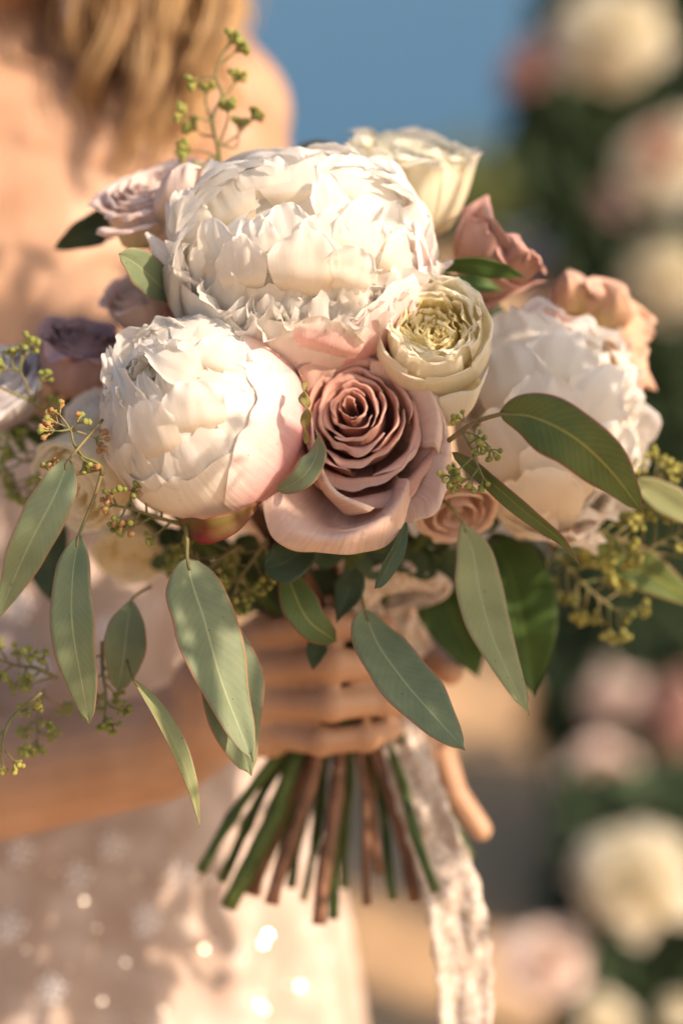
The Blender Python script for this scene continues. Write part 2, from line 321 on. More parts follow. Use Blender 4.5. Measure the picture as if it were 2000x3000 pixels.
def peony_main():
    S = K * 1.235; rg = random.Random(3)
    f, M = flower('peony', 'large fully open white peony with pink base at the top centre of the bouquet', 885, 775, 1.242, (.03, .66, .75), 'peony')
    R_ = 350 * S
    # pink cup
    for phi, hw, th1, m in ((270, 46, 74, M_blush), (222, 44, 76, M_blush), (318, 46, 66, M_pink), (5, 44, 50, M_pink), (180, 44, 62, M_blush), (60, 44, 42, M_blush), (120, 44, 46, M_blush)):
        shell_petal(f, m, phi, hw, shell(R_ * rg.uniform(.97, 1.0), 172, th1, R_ * .03), nu=24, nv=22, corner=(.35, 2.6), rag=.035, ragf=3.2, ruf=R_ * .05, ruff=2.2, seed=rg.random() * 50, sx=1.14)
    sp = lambda mat, phi, hw, Rs, th1, curl, rag, ruf, cl=0, nu=18, nv=16, c=.35, th0=150: shell_petal(f, mat, phi, hw, shell(R_ * Rs, th0, th1, R_ * curl), nu=nu, nv=nv, corner=(c, 2.3), rag=rag, ragf=rg.uniform(2.4, 4), ruf=R_ * ruf, ruff=rg.uniform(1.6, 2.6), seed=rg.random() * 90, sx=1.13, cleft=cl)
    # tall white walls, back and sides: broad petals with softly torn rims
    for phi, hw, th1, rr in ((92, 36, 16, .96), (50, 28, 26, .98), (18, 24, 32, 1.0), (-8, 22, 44, 1.0), (130, 30, 26, .98), (160, 26, 32, 1.0), (186, 24, 42, 1.02),
                             (34, 24, 32, .92), (148, 26, 34, .92), (4, 22, 40, .92), (176, 22, 42, .94), (22, 22, 44, .85), (158, 22, 46, .85)):
        sp(M_white, phi + rg.uniform(-5, 5), hw, rr, th1 + rg.uniform(-4, 4), rg.uniform(.02, .12), .06, .16, rg.choice((0, .1, 0)), 22, 20)
    for phi, hw, th1, rr in ((140, 10, 14, .93), (40, 9, 18, .95), (22, 8, 26, .98), (165, 9, 26, .98), (200, 8, 44, 1.04), (8, 8, 36, 1.0)):   # narrow upright tongues
        sp(M_white, phi, hw, rr, th1, .10, .05, .12, 0, 10, 16, .6)
    # the dome: scales of broad cupped petals, the lower ones short and torn
    for Rs, th1, n, hw, p0, p1, rag, ruf, curl in ((.46, 0, 5, 62, 0, 360, .04, .12, .02), (.60, 5, 6, 44, 0, 360, .04, .12, .03), (.70, 12, 7, 36, 0, 360, .04, .12, .04), (.76, 26, 7, 30, 170, 370, .05, .12, .06),
                                                  (.82, 38, 8, 24, 178, 362, .05, .14, .08), (.86, 52, 9, 20, 185, 355, .08, .18, .10), (.91, 64, 12, 15, 190, 352, .10, .20, .12), (.95, 73, 13, 13, 196, 348, .11, .20, .10)):
        for k in range(n):
            sp(M_white, p0 + (p1 - p0) * (k + .5) / n + rg.uniform(-8, 8), hw * rg.uniform(.8, 1.3), Rs * rg.uniform(.96, 1.04), th1 + rg.uniform(-7, 7), curl * rg.uniform(.3, 1.5), rag, ruf, rg.choice((0, 0, .12)), 16, 16, .4, 125)
    frill(f, rg, R_, 20, 84, 54, M_white, 200, 340, L=(.26, .40), W=(.22, .38), r0=.62, lean=.15, sx=1.12, rag=.09, ruf=.30, bend=(-.5, .8))
    frill(f, rg, R_, 16, 30, 4, M_white, 0, 360, L=(.30, .45), W=(.25, .45), r0=.25, lean=.55, sx=1.1, rag=.08, ruf=.25, bend=(.2, 1.1))
    Mi = M.inverted(); B_ = (885, 775, 352, 1.242)
    for q in ((968, 590, 110, 190, 16, 4, .3), (845, 690, 170, 190, 8, 6, .3), (950, 700, 150, 180, -8, 6, .4), (755, 715, 130, 190, 10, 7, .3), (1050, 690, 150, 260, -20, 10, .3), (1143, 670, 70, 190, -6, 12, .8), (708, 785, 150, 190, 6, 8, .5), (1022, 795, 150, 170, -16, 9, .5), (888, 775, 205, 215, 0, 10, .4),
              (620, 740, 150, 230, 20, 7, .4), (560, 660, 130, 240, 20, 7, .4), (1190, 740, 130, 250, -28, 8, .5), (960, 995, 210, 130, -14, 4, .9)):
        cup(f, Mi, M_white if q[1] < 900 else M_blush, B_, *q, seed=rg.random() * 60, rag=.12, ruf=5.5, pinch=rg.choice((0, -.06, .04)))
    for q in ((880, 520, 270, 170, 4, 0, .2), (1110, 575, 210, 180, -34, 2, .2), (655, 590, 200, 170, 30, 2, .2), (770, 520, 160, 120, 14, 4, .2), (1010, 515, 170, 130, -14, 4, .2)):
        cup(f, Mi, M_white, (885, 775, 395, 1.262), *q, seed=rg.random() * 60, edge=2, tuck=10, rag=.10, ruf=6)
    for q in ((892, 545, 330, 230, 0, -4, .3), (700, 590, 250, 230, 16, 0, .4), (1085, 570, 250, 230, -16, 2, .4), (800, 610, 190, 180, 8, 8, .3), (975, 610, 170, 180, -6, 8, .3), (650, 640, 170, 180, 24, 10, .4), (1130, 610, 110, 200, -20, 14, .4), (880, 640, 150, 150, 0, 15, .3)):  # tall petals at the back, seen from inside
        cup(f, Mi, M_white, (885, 775, 420, 1.29), *q, seed=rg.random() * 60, edge=-4, tuck=4, rag=.10, ruf=6)
    for q in ((500, 770, 70, 170, 38, 2, -.3), (520, 690, 60, 150, 18, 2, -.3), (545, 810, 90, 180, 46, 3, .2)): cup(f, Mi, M_white, B_, *q, seed=rg.random() * 60, pinch=.25, edge=2, tuck=8)
    stem(f, M, (0, 0, -R_ * .95), (945, 2710, 1.33), 19, M_stemb)
peony_main()

def peony_left():
    S = K * 1.21; rg = random.Random(11)
    f, M = flower('peony', 'round half open white peony with a pink cheek left of the dusty rose', 592, 1222, 1.225, (-.38, .34, .86), 'peony')
    R_ = 300 * S
    for k in range(34): # inner shells under the ragged whorl
        phi = k * 137.5; t = k / 34
        shell_petal(f, M_white, phi, 34 + 30 * t, shell(R_ * (.97 - .5 * t), 125, 16 - 12 * t + rg.uniform(-5, 8), R_ * rg.uniform(0, .05)), nu=18, nv=16, corner=(.4, 2.2), rag=.09, ragf=3, ruf=R_ * .13, ruff=2.2, seed=k * 3.3)
    for phi, hw, th1, rr, m in ((250, 62, 62, 1.0, M_blush), (300, 60, 58, 1.02, M_blush), (345, 50, 56, 1.045, M_pink), (20, 48, 52, 1.03, M_pink), (60, 44, 40, 1.01, M_blush), (205, 44, 70, 1.025, M_blush), (150, 44, 52, .99, M_white), (105, 40, 34, .985, M_white)):
        shell_petal(f, m, phi, hw, shell(R_ * rr, 176, th1, 0), nu=26, nv=24, corner=(.25, 3), rag=.03, ragf=3, ruf=R_ * .035, ruff=2.2, seed=phi)
    for k in range(26): # overlapping white scales with ragged rims
        phi = k * 137.5 + rg.uniform(-12, 12); t = k / 26; th1 = 52 - 40 * t + rg.uniform(-5, 5)
        shell_petal(f, M_white, phi, rg.uniform(20, 32) * (1 + .8 * t), shell(R_ * (.985 - .012 * t + rg.uniform(0, .03)), 115, th1, R_ * rg.uniform(.0, .06)), nu=16, nv=14, corner=(.4, 2.2), rag=.09, ragf=3.2, ruf=R_ * .09, ruff=2.6, seed=k * 7.1, cleft=rg.choice((0, 0, .12)))
    # loose tattered leaves of the whorl at the upper left
    for k in range(16):
        ph = R(rg.uniform(70, 230)); th = R(rg.uniform(28, 66)); dr = Vector((math.sin(th) * math.cos(ph), math.sin(th) * math.sin(ph), math.cos(th)))
        spoon_petal(f, M_white, dr * R_ * .72, dr * .55 + Vector((0, 0, .6)), dr + Vector((0, 0, -.2)), R_ * rg.uniform(.35, .5), R_ * rg.uniform(.26, .5), bend=rg.uniform(.5, 1.3), cup=.4, rag=.12, ragf=3, ruf=.2, seed=k * 2.3, nu=12, nv=12)
    Mi = M.inverted(); B_ = (592, 1222, 300, 1.225)
    for q in ((395, 1020, 130, 120, 30, 5, 1.2), (470, 990, 160, 120, 14, 6, 1.2), (560, 980, 230, 130, 0, 5, .8), (650, 1050, 180, 160, -14, 5, .5), (530, 1065, 130, 230, 64, 10, .6), (345, 1130, 80, 210, 14, 5, .5), (385, 1200, 100, 250, 20, 6, .5),
              (440, 1165, 70, 170, 22, 3, .9), (490, 1135, 70, 130, 16, -2, .9), (560, 1210, 210, 200, 12, 7, .3), (455, 1270, 140, 260, 24, 7, .4)):
        cup(f, Mi, M_white, B_, *q, seed=rg.random() * 60, rag=.15, ruf=5.0, pinch=rg.choice((0, .10, -.08)))
    stem(f, M, (0, 0, -R_ * .95), (1085, 2655, 1.34), 12, M_stemb)
peony_left()

def peony_right():
    S = K * 1.27; rg = random.Random(21)
    f, M = flower('peony', 'big creamy white peony with frilled edge on the right behind the arching leaf', 1600, 1245, 1.29, (.30, .12, .93), 'peony')
    R_ = 262 * S; sy = 1.28
    for phi, hw, th1, m in ((90, 44, 66, M_pink), (140, 40, 74, M_blush), (190, 42, 84, M_blush), (240, 44, 82, M_blush), (290, 44, 80, M_pink), (340, 40, 80, M_blush), (30, 40, 76, M_blush)):
        shell_petal(f, m, phi, hw, shell(R_, 172, th1, R_ * .04), nu=18, nv=16, corner=(.3, 2.6), rag=.05, ragf=3, ruf=R_ * .07, ruff=2.2, seed=phi, sy=sy)
    for k in range(30):
        phi = k * 137.5; t = k / 30
        shell_petal(f, M_white, phi, rg.uniform(24, 36), shell(R_ * (1.04 - .35 * t), 130, 74 - 56 * t + rg.uniform(-6, 6), R_ * rg.uniform(.05, .16)), nu=14, nv=12, corner=(.4, 2.2), rag=.09, ragf=3.2, ruf=R_ * .18, ruff=2.4, seed=k * 5.1, sy=sy, sx=1.08)
    for k in range(20):                                                # jagged outer fringe at the right
        phi = -75 + 130 * k / 20 + rg.uniform(-5, 5)
        shell_petal(f, M_white, phi, rg.uniform(8, 13), shell(R_ * rg.uniform(1.0, 1.12), 120, rg.uniform(70, 84), R_ * .12), nu=8, nv=10, corner=(.6, 1.4), rag=.12, ragf=2, ruf=R_ * .12, seed=k * 9.1, sy=sy, sx=1.05)
    frill(f, rg, R_, 34, 75, 5, M_white, 0, 360, L=(.32, .5), W=(.30, .5), r0=.72, lean=.1, rag=.08, ruf=.34, bend=(-.3, 1.0))
    frill(f, rg, R_, 34, 60, 8, M_white, 0, 360, L=(.4, .6), W=(.35, .6), r0=.42, lean=.3, rag=.08, ruf=.22, bend=(.5, 1.5))
    Mi = M.inverted(); B_ = (1600, 1245, 300, 1.29)
    for q in ((1500, 1120, 190, 190, 10, 8, .4), (1530, 1000, 200, 150, 6, 6, .4), (1640, 1060, 180, 160, -14, 8, .4), (1600, 1210, 210, 180, 4, 8, .4), (1500, 1310, 180, 190, 30, 8, .4), (1640, 1370, 210, 170, -10, 9, .5), (1730, 1180, 150, 200, -34, 7, .4), (1580, 1470, 230, 150, 8, 7, .5), (1760, 1330, 130, 180, -50, 6, .5)):
        cup(f, Mi, M_white, B_, q[0], q[1], q[2] * 1.15, q[3] * 1.35, *q[4:], seed=rg.random() * 60, rag=.14, ruf=7.0)
    stem(f, M, (0, 0, -R_ * .95), (1285, 2612, 1.31), 13, M_stemg)
peony_right()

# ------------------------------------------------------------------ roses
def rose(f, mat, R_, H, N_=24, rg=None, open_=.25, outer=5, mat_out=None, tight=.10, rim_h=.25, rag=.02, ruf=.05, sx=1, sy=1, dens=.85, thick=0, nu=16, nv=14, hollow=0, cen=None, cmat=None):
    """spiral of overlapping petals round the axis: R_ rim radius, H depth of the cup, rims fall towards the outside by rim_h"""
    rg = rg or random.Random(1)
    for k in range(N_):
        t = k / (N_ - 1); r = R_ * (tight + (1 - tight) * t ** dens); phi = k * 137.5 + rg.uniform(-10, 10)
        zr = H * (.5 - rim_h * t * t - hollow * (1 - t)) ; hw = 80 - 22 * t
        cu = R_ * (.015 + open_ * .25 * t)
        pts = [(r * .25, -H * .5), (r * .80, -H * .22), (r * 1.0, zr * .3), (r * .97, zr * .8), (r * .99 + cu * .3, zr), (r * .99 + cu, zr - cu * .5)]
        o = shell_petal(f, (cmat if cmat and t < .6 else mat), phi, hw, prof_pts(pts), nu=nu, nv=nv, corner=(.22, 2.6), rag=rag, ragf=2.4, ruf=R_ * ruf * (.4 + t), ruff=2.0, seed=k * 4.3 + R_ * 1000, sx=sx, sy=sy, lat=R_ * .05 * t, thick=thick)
    for k in range(outer):
        phi = k * 360 / outer * 1.0 + rg.uniform(-15, 15); r = R_ * 1.04; c = R_ * rg.uniform(.25, .5) * (open_ * 2)
        zr = H * (.5 - rim_h * 1.25)
        pts = [(r * .2, -H * .5), (r * .78, -H * .34), (r * 1.0, -H * .02), (r * 1.0 + c * .15, zr * .75), (r * 1.0 + c * .6, zr), (r + c, zr - c * .45)]
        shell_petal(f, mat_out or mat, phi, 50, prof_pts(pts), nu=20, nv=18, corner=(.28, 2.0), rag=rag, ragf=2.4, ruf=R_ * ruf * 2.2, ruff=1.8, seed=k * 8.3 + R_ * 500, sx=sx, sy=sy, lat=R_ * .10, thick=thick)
def sepals(f, R_, H, n=5, mat=None):
    for k in range(n):
        a = R(k * 72 + 20); spoon_petal(f, mat or LG, (0, 0, -H * .5), (math.cos(a), math.sin(a), -.1), (0, 0, -1), R_ * 1.0, R_ * .28, bend=-.9, cup=.3, rag=0, ruf=.1, seed=k, nu=4, nv=8, name='sepal')

def dusty_rose():
    S = K * 1.19; rg = random.Random(5)
    f, M = flower('rose', 'dusty mauve rose in full focus at the centre of the bouquet', 1082, 1268, 1.228, (-.14, .30, .94), 'rose')
    R_ = 222 * S
    Mi = M.inverted()
    H = R_ * 1.15
    nP = 23
    for k in range(nP):
        t = k / (nP - 1); r = R_ * (.085 + .93 * t ** .95) * rg.uniform(.96, 1.04); phi = 80 + k * 137.5 + rg.uniform(-14, 14)
        zr = H * (.44 + .06 * math.sin(min(t * 2.6, 1.57)) - .26 * t * t) * rg.uniform(.90, 1.08); hw = 88 - 30 * t
        cu = R_ * (.015 + .10 * t) * rg.uniform(.5, 1.5)
        pts = [(r * .2, -H * .5), (r * .66, -H * .22), (r * .95, zr * .2), (r * .93, zr * .72), (r * .97 + cu * .3, zr), (r * .99 + cu, zr - cu * .35)]
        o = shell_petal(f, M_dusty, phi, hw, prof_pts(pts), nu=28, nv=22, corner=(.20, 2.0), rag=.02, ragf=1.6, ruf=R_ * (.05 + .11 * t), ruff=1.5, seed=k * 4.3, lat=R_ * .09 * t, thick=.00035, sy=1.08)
        o.location = (-R_ * .22 * (1 - t), R_ * .20 * (1 - t), 0)
    # outer guard petals, each with its own sweep
    patch(f, Mi, M_dustyout, [
        [(930, 1330, 34), (960, 1380, 36), (1000, 1420, 36), (1050, 1430, 36), (1100, 1420, 34), (1130, 1390, 34), (1150, 1350, 34)],
        [(885, 1400, 16), (915, 1465, 16), (960, 1510, 18), (1020, 1530, 18), (1080, 1515, 14), (1130, 1470, 10), (1165, 1400, 8)],
        [(815, 1438, 2), (850, 1515, -3), (920, 1562, -8), (1010, 1566, -12), (1100, 1530, -14), (1165, 1470, -14), (1195, 1405, -12)],
        [(772, 1468, 3), (800, 1565, 0), (884, 1608, -4), (990, 1616, -7), (1085, 1607, -8), (1160, 1566, -8), (1200, 1455, -10)],
        [(768, 1480, 7), (800, 1572, 5), (890, 1612, 1), (995, 1620, -2), (1090, 1608, -3), (1165, 1564, -4), (1203, 1455, -7)]], nu=50, nv=34, ruf=4.0, ruff=5, seed=4, rag=.02)
    patch(f, Mi, M_dustyout, [
        [(1120, 1180, 30), (1140, 1220, 32), (1150, 1270, 32), (1150, 1320, 32), (1140, 1370, 32), (1120, 1410, 32)],
        [(1180, 1130, 14), (1225, 1190, 12), (1240, 1270, 10), (1235, 1350, 8), (1210, 1420, 8), (1150, 1470, 8)],
        [(1215, 1090, 8), (1275, 1180, 6), (1302, 1280, 3), (1300, 1370, 0), (1262, 1450, -1), (1175, 1510, 0)],
        [(1225, 1075, 9), (1290, 1170, 8), (1318, 1290, 6), (1315, 1385, 4), (1280, 1502, -6), (1165, 1545, 2)]], nu=36, nv=24, ruf=3, seed=9, dz=5, rag=.05)
    patch(f, Mi, M_dustyout, [
        [(1060, 1180, 28), (1090, 1170, 30), (1120, 1190, 30), (1140, 1230, 30), (1150, 1290, 30)],
        [(1080, 1100, 12), (1150, 1110, 8), (1200, 1160, 6), (1230, 1230, 4), (1235, 1310, 2)],
        [(1085, 1060, 8), (1170, 1068, 4), (1240, 1130, 0), (1275, 1210, -3), (1272, 1310, -4)],
        [(1090, 1056, 10), (1205, 1066, 6), (1262, 1130, 2), (1296, 1225, -1), (1285, 1335, -2)]], nu=30, nv=22, ruf=3.0, seed=2, dz=9, rag=.05)
    patch(f, Mi, M_dustyout, [
        [(980, 1180, 26), (950, 1160, 28), (930, 1180, 28), (920, 1220, 30)],
        [(985, 1090, 14), (940, 1090, 10), (915, 1120, 10), (900, 1150, 14)],
        [(1005, 1050, 12), (955, 1050, 6), (895, 1078, 6), (880, 1112, 12)],
        [(1030, 1048, 12), (978, 1040, 5), (872, 1075, 4), (888, 1122, 14)]], nu=22, nv=16, ruf=3, seed=7, dz=9, rag=.06)
    patch(f, Mi, M_dustyout, [
        [(1000, 1180, 28), (1050, 1150, 30), (1110, 1160, 30), (1150, 1180, 30)],
        [(1010, 1090, 18), (1070, 1060, 16), (1140, 1070, 16), (1200, 1110, 18)],
        [(1030, 1050, 16), (1080, 1024, 14), (1130, 1026, 14), (1190, 1070, 18)]], nu=18, nv=12, ruf=2, seed=17, dz=9, rag=.04)
    patch(f, Mi, M_dustyout, [
        [(950, 1240, 34), (945, 1300, 36), (955, 1350, 36), (985, 1400, 36)],
        [(918, 1240, 16), (912, 1320, 14), (935, 1420, 12), (1000, 1500, 10)],
        [(909, 1215, 8), (922, 1340, 0), (965, 1440, -6), (1070, 1502, -10)],
        [(912, 1200, 8), (930, 1330, -2), (985, 1435, -8), (1098, 1488, -12)]], nu=26, nv=16, ruf=.6, seed=12)
    stem(f, M, (0, 0, -R_ * .6), (675, 2660, 1.34), 24, M_stemg)
dusty_rose()

def garden_rose():
    S = K * 1.22; rg = random.Random(8)
    f, M = flower('garden_rose', 'ivory garden rose with a butter yellow ruffled heart beside the dusty rose', 1268, 1000, 1.222, (.02, .46, .88), 'rose')
    R_ = 148 * S; H = R_ * 1.9
    for k in range(38):
        t = k / 37; r = R_ * (.08 + .92 * t ** .9) * rg.uniform(.94, 1.06); phi = k * 137.5 + rg.uniform(-12, 12)
        zr = H * (.30 + .10 * t - (.04 if t < .5 else 0)); hw = 66 - 24 * t
        pts = [(r * .3, -H * .45), (r * .85, -H * .2), (r * 1.05, zr * .3), (r * 1.0, zr * .8), (r * .97, zr), (r * .97 + R_ * .04, zr + R_ * .01)]
        shell_petal(f, M_yellow if t < .6 else M_cream, phi, hw, prof_pts(pts), nu=14, nv=14, corner=(.2, 2.4), rag=.035, ragf=2.8, ruf=R_ * .20, ruff=2.4, seed=k * 2.3)
    for phi, hw, zt in ((260, 60, .16), (310, 50, .22), (0, 50, .30), (60, 50, .36), (120, 50, .36), (190, 50, .24)):
        pts = [(R_ * .2, -H * .55), (R_ * .8, -H * .45), (R_ * 1.12, -H * .12), (R_ * 1.14, H * .12), (R_ * 1.08, H * zt), (R_ * 1.12, H * (zt + .015))]
        shell_petal(f, M_cream, phi, hw, prof_pts(pts), nu=24, nv=20, corner=(.2, 2.6), rag=.02, ragf=2.4, ruf=R_ * .07, ruff=2, seed=phi * 1.1)
    Mi = M.inverted()
    patch(f, Mi, M_cream, [
        [(1250, 1120, 30), (1300, 1140, 28), (1350, 1120, 28), (1390, 1080, 30)],
        [(1270, 1190, 24), (1320, 1200, 18), (1370, 1170, 16), (1405, 1110, 20)],
        [(1290, 1250, 20), (1330, 1240, 14), (1380, 1200, 10), (1420, 1110, 14)],
        [(1285, 1165, 6), (1340, 1148, 2), (1395, 1138, 0), (1430, 1075, 6)]], nu=26, nv=22, ruf=1.0, seed=3)
    stem(f, M, (0, 0, -H * .5), (1160, 2640, 1.345), 12, M_stemg)
garden_rose()

def rose_at(name, label, px, py, d, axis, r_px, mat, depth=1.2, seed=1, end=None, r_stem=13, smat=None, cat='rose', **kw):
    f, M = flower(name, label, px, py, d, axis, cat); R_ = r_px * K * d; H = R_ * depth
    rose(f, mat, R_, H, rg=random.Random(seed), **kw)
    sepals(f, R_, H)
    if end: stem(f, M, (0, 0, -H * .5), end, r_stem, smat)
    return f, M
rose_at('rose', 'ivory rose at the very top right of the bouquet against the blue', 1195, 560, 1.30, (.10, .86, .32), 160, M_cream, 1.7, 31, (1215, 2645, 1.34), 17, M_stemb, N_=24, open_=.14, outer=6, rim_h=.02, rag=.10, ruf=.24)
f, M = rose_at('rose', 'pale blush rose with a greenish back at the upper left of the bouquet', 470, 615, 1.275, (-.25, .80, .45), 140, M_blushrose, 1.45, 32, (585, 2555, 1.33), 14, M_stemg, N_=14, open_=.42, outer=5, rim_h=.10, ruf=.12)
Mi = M.inverted()
patch(f, Mi, M_blushrose, [
    [(480, 700, 60), (430, 720, 60), (390, 730, 60), (360, 720, 62)],
    [(470, 660, 46), (420, 668, 44), (370, 676, 46), (330, 670, 50)],
    [(450, 655, 40), (400, 664, 38), (330, 680, 40), (290, 668, 46)],
    [(440, 668, 40), (390, 680, 38), (320, 694, 42), (280, 684, 48)]], nu=20, nv=14, ruf=2, seed=5)
patch(f, Mi, M_blushrose, [
    [(470, 700, 66), (510, 700, 62), (560, 680, 60), (600, 640, 60)],
    [(450, 620, 44), (500, 600, 34), (560, 580, 34), (600, 580, 44)],
    [(455, 560, 44), (500, 510, 30), (560, 490, 30), (605, 540, 44)],
    [(470, 560, 50), (510, 490, 40), (580, 482, 38), (628, 520, 54)]], nu=30, nv=26, ruf=10, ruff=4, seed=15, rag=.12)
f, M = rose_at('rose', 'dusty pink rose folded like a bud at the upper right above a dark leaf', 1420, 790, 1.285, (.62, .55, .45), 90, M_pinkrose, 1.7, 33, (905, 2530, 1.35), 10, M_stemg, N_=12, open_=.22, outer=3, rim_h=.1, ruf=.08)
Mi = M.inverted()
patch(f, Mi, M_pinkrose, [
    [(1330, 790, 100), (1360, 820, 96), (1420, 860, 96), (1450, 870, 98)],
    [(1330, 700, 76), (1400, 740, 66), (1470, 800, 66), (1530, 830, 76)],
    [(1345, 620, 74), (1440, 660, 60), (1520, 740, 60), (1575, 800, 70)],
    [(1385, 607, 80), (1470, 650, 68), (1545, 720, 66), (1580, 760, 76)]], nu=34, nv=30, ruf=34, ruff=4.0, seed=25, rag=.10)
patch(f, Mi, M_pinkrose, [
    [(1340, 840, 90), (1400, 860, 90), (1450, 860, 90), (1500, 830, 90)],
    [(1350, 890, 84), (1420, 900, 80), (1480, 870, 80), (1545, 820, 80)],
    [(1400, 915, 86), (1440, 905, 82), (1500, 860, 78), (1600, 822, 78)]], nu=18, nv=12, ruf=3, seed=35)
patch(f, Mi, M_pinkrose, [[(1440, 800, 80), (1480, 820, 78), (1520, 830, 80)], [(1470, 740, 72), (1520, 770, 66), (1560, 800, 70)], [(1500, 712, 70), (1560, 738, 62), (1592, 790, 66)], [(1530, 735, 64), (1578, 765, 58), (1577, 802, 62)]], nu=20, nv=20, ruf=8, seed=61, rag=.06)
patch(f, Mi, M_pinkrose, [[(1350, 800, 84), (1380, 820, 82), (1420, 840, 82)], [(1350, 720, 66), (1400, 740, 58), (1450, 790, 62)], [(1370, 640, 64), (1430, 680, 52), (1490, 770, 60)], [(1385, 640, 60), (1445, 690, 50), (1490, 780, 58)]], nu=20, nv=20, ruf=8, seed=62, rag=.06)
f, M = rose_at('rose', 'peach rose seen from behind at the far right of the bouquet', 1745, 1010, 1.335, (.80, .42, -.25), 120, M_peach, 1.1, 34, (1390, 2510, 1.37), 12, M_stemg, N_=10, open_=.5, outer=5, rim_h=.2, ruf=.14)
Mi = M.inverted()
patch(f, Mi, M_peach, [
    [(1690, 930, 120), (1720, 940, 116), (1760, 960, 116), (1780, 1000, 118)],
    [(1640, 900, 118), (1710, 870, 108), (1780, 890, 104), (1810, 960, 108)],
    [(1600, 890, 122), (1680, 810, 112), (1780, 830, 106), (1830, 900, 110)]], nu=28, nv=24, ruf=30, ruff=4, seed=41, rag=.12)
patch(f, Mi, M_peach, [
    [(1740, 950, 116), (1740, 1000, 114), (1750, 1050, 114), (1770, 1100, 116)],
    [(1810, 870, 112), (1820, 960, 104), (1830, 1060, 102), (1830, 1140, 106)],
    [(1850, 880, 122), (1880, 960, 112), (1890, 1070, 108), (1880, 1170, 108)],
    [(1870, 930, 134), (1900, 990, 122), (1908, 1090, 114), (1895, 1180, 110)]], nu=30, nv=26, ruf=34, ruff=4.5, seed=42, rag=.12)
patch(f, Mi, M_peach, [[(1640, 930, 116), (1680, 920, 112), (1720, 900, 112)], [(1628, 870, 110), (1670, 860, 102), (1720, 850, 104)], [(1640, 822, 108), (1668, 815, 100), (1702, 820, 104)], [(1652, 796, 112), (1660, 798, 106), (1672, 806, 108)]], nu=18, nv=18, ruf=5, seed=63, rag=.05)
patch(f, Mi, M_peach, [[(1740, 960, 112), (1760, 980, 110), (1790, 1000, 112)], [(1760, 880, 104), (1800, 900, 98), (1840, 950, 102)], [(1770, 825, 106), (1815, 850, 96), (1862, 920, 100)], [(1785, 820, 110), (1830, 850, 100), (1868, 925, 104)]], nu=20, nv=20, ruf=8, seed=64, rag=.08)
patch(f, Mi, M_peach, [[(1730, 1000, 112), (1740, 1050, 110), (1760, 1100, 112)], [(1780, 990, 100), (1790, 1070, 96), (1800, 1130, 100)], [(1840, 980, 100), (1850, 1080, 94), (1850, 1165, 98)], [(1850, 985, 104), (1866, 1085, 98), (1868, 1172, 102)]], nu=20, nv=20, ruf=8, seed=65, rag=.08)
rose_at('rose', 'mauve rose in shade at the left edge of the bouquet', 235, 1060, 1.30, (.20, .72, .40), 112, M_mauve, 1.9, 35, (740, 2622, 1.35), 20, M_stemb, N_=16, open_=.34, outer=5, rim_h=.12, ruf=.22, rag=.05)
rose_at('rose', 'small withered blush rose tucked behind the left peony and the upper leaf', 415, 895, 1.30, (-.25, .70, .55), 84, M_blushrose, 1.8, 36, (805, 2650, 1.33), 19, M_stemb, N_=10, open_=.30, outer=4, rim_h=.1, ruf=.12)
rose_at('rose', 'ivory rose hanging low at the left under the reddish berries', 270, 1385, 1.27, (-.45, -.35, .55), 130, M_cream, 1.7, 37, (640, 2580, 1.36), 15, M_stemg, N_=12, open_=.12, outer=5, rim_h=.05, ruf=.06)
rose_at('rose', 'fringed white bloom peeping out left of the round peony', 275, 1225, 1.275, (-.5, .6, .5), 66, M_white, 1.6, 38, (780, 2560, 1.37), 12, M_stemg, N_=14, open_=.2, outer=4, rim_h=.05, rag=.10, ruf=.14)
rose_at('rose', 'cream rose in deep shade below the low ivory rose', 385, 1590, 1.335, (-.1, -.55, .5), 95, M_cream, 1.5, 39, (850, 2600, 1.37), 14, M_stemg, N_=8, open_=.15, outer=5, rim_h=.05)
rose_at('rose', 'lavender white bloom cut by the left edge of the frame', -10, 1140, 1.30, (-.2, .7, .6), 130, M_lav, 1.7, 40, (1015, 2600, 1.37), 13, M_stemg, N_=14, open_=.3, outer=5, ruf=.12)
rose_at('rose', 'dusky pink rose hanging beneath the right peony', 1330, 1480, 1.262, (.15, -.65, .55), 100, M_dustyout, 1.0, 43, (965, 2692, 1.35), 15, M_stemg, N_=8, open_=.30, outer=5, rim_h=.1)
rose_at('rose', 'mauve rose barely showing behind the top peony', 770, 545, 1.335, (0, .9, .3), 85, M_mauve, 1.3, 44, (880, 2640, 1.36), 10, M_stemg, N_=8, open_=.3, outer=4)
rose_at('rose', 'blush bloom showing a pink slip between the two left hand peonies', 560, 880, 1.30, (-.2, .5, .7), 110, M_pink, 1.3, 45, (1120, 2560, 1.37), 13, M_stemb, N_=6, open_=.15, outer=5)

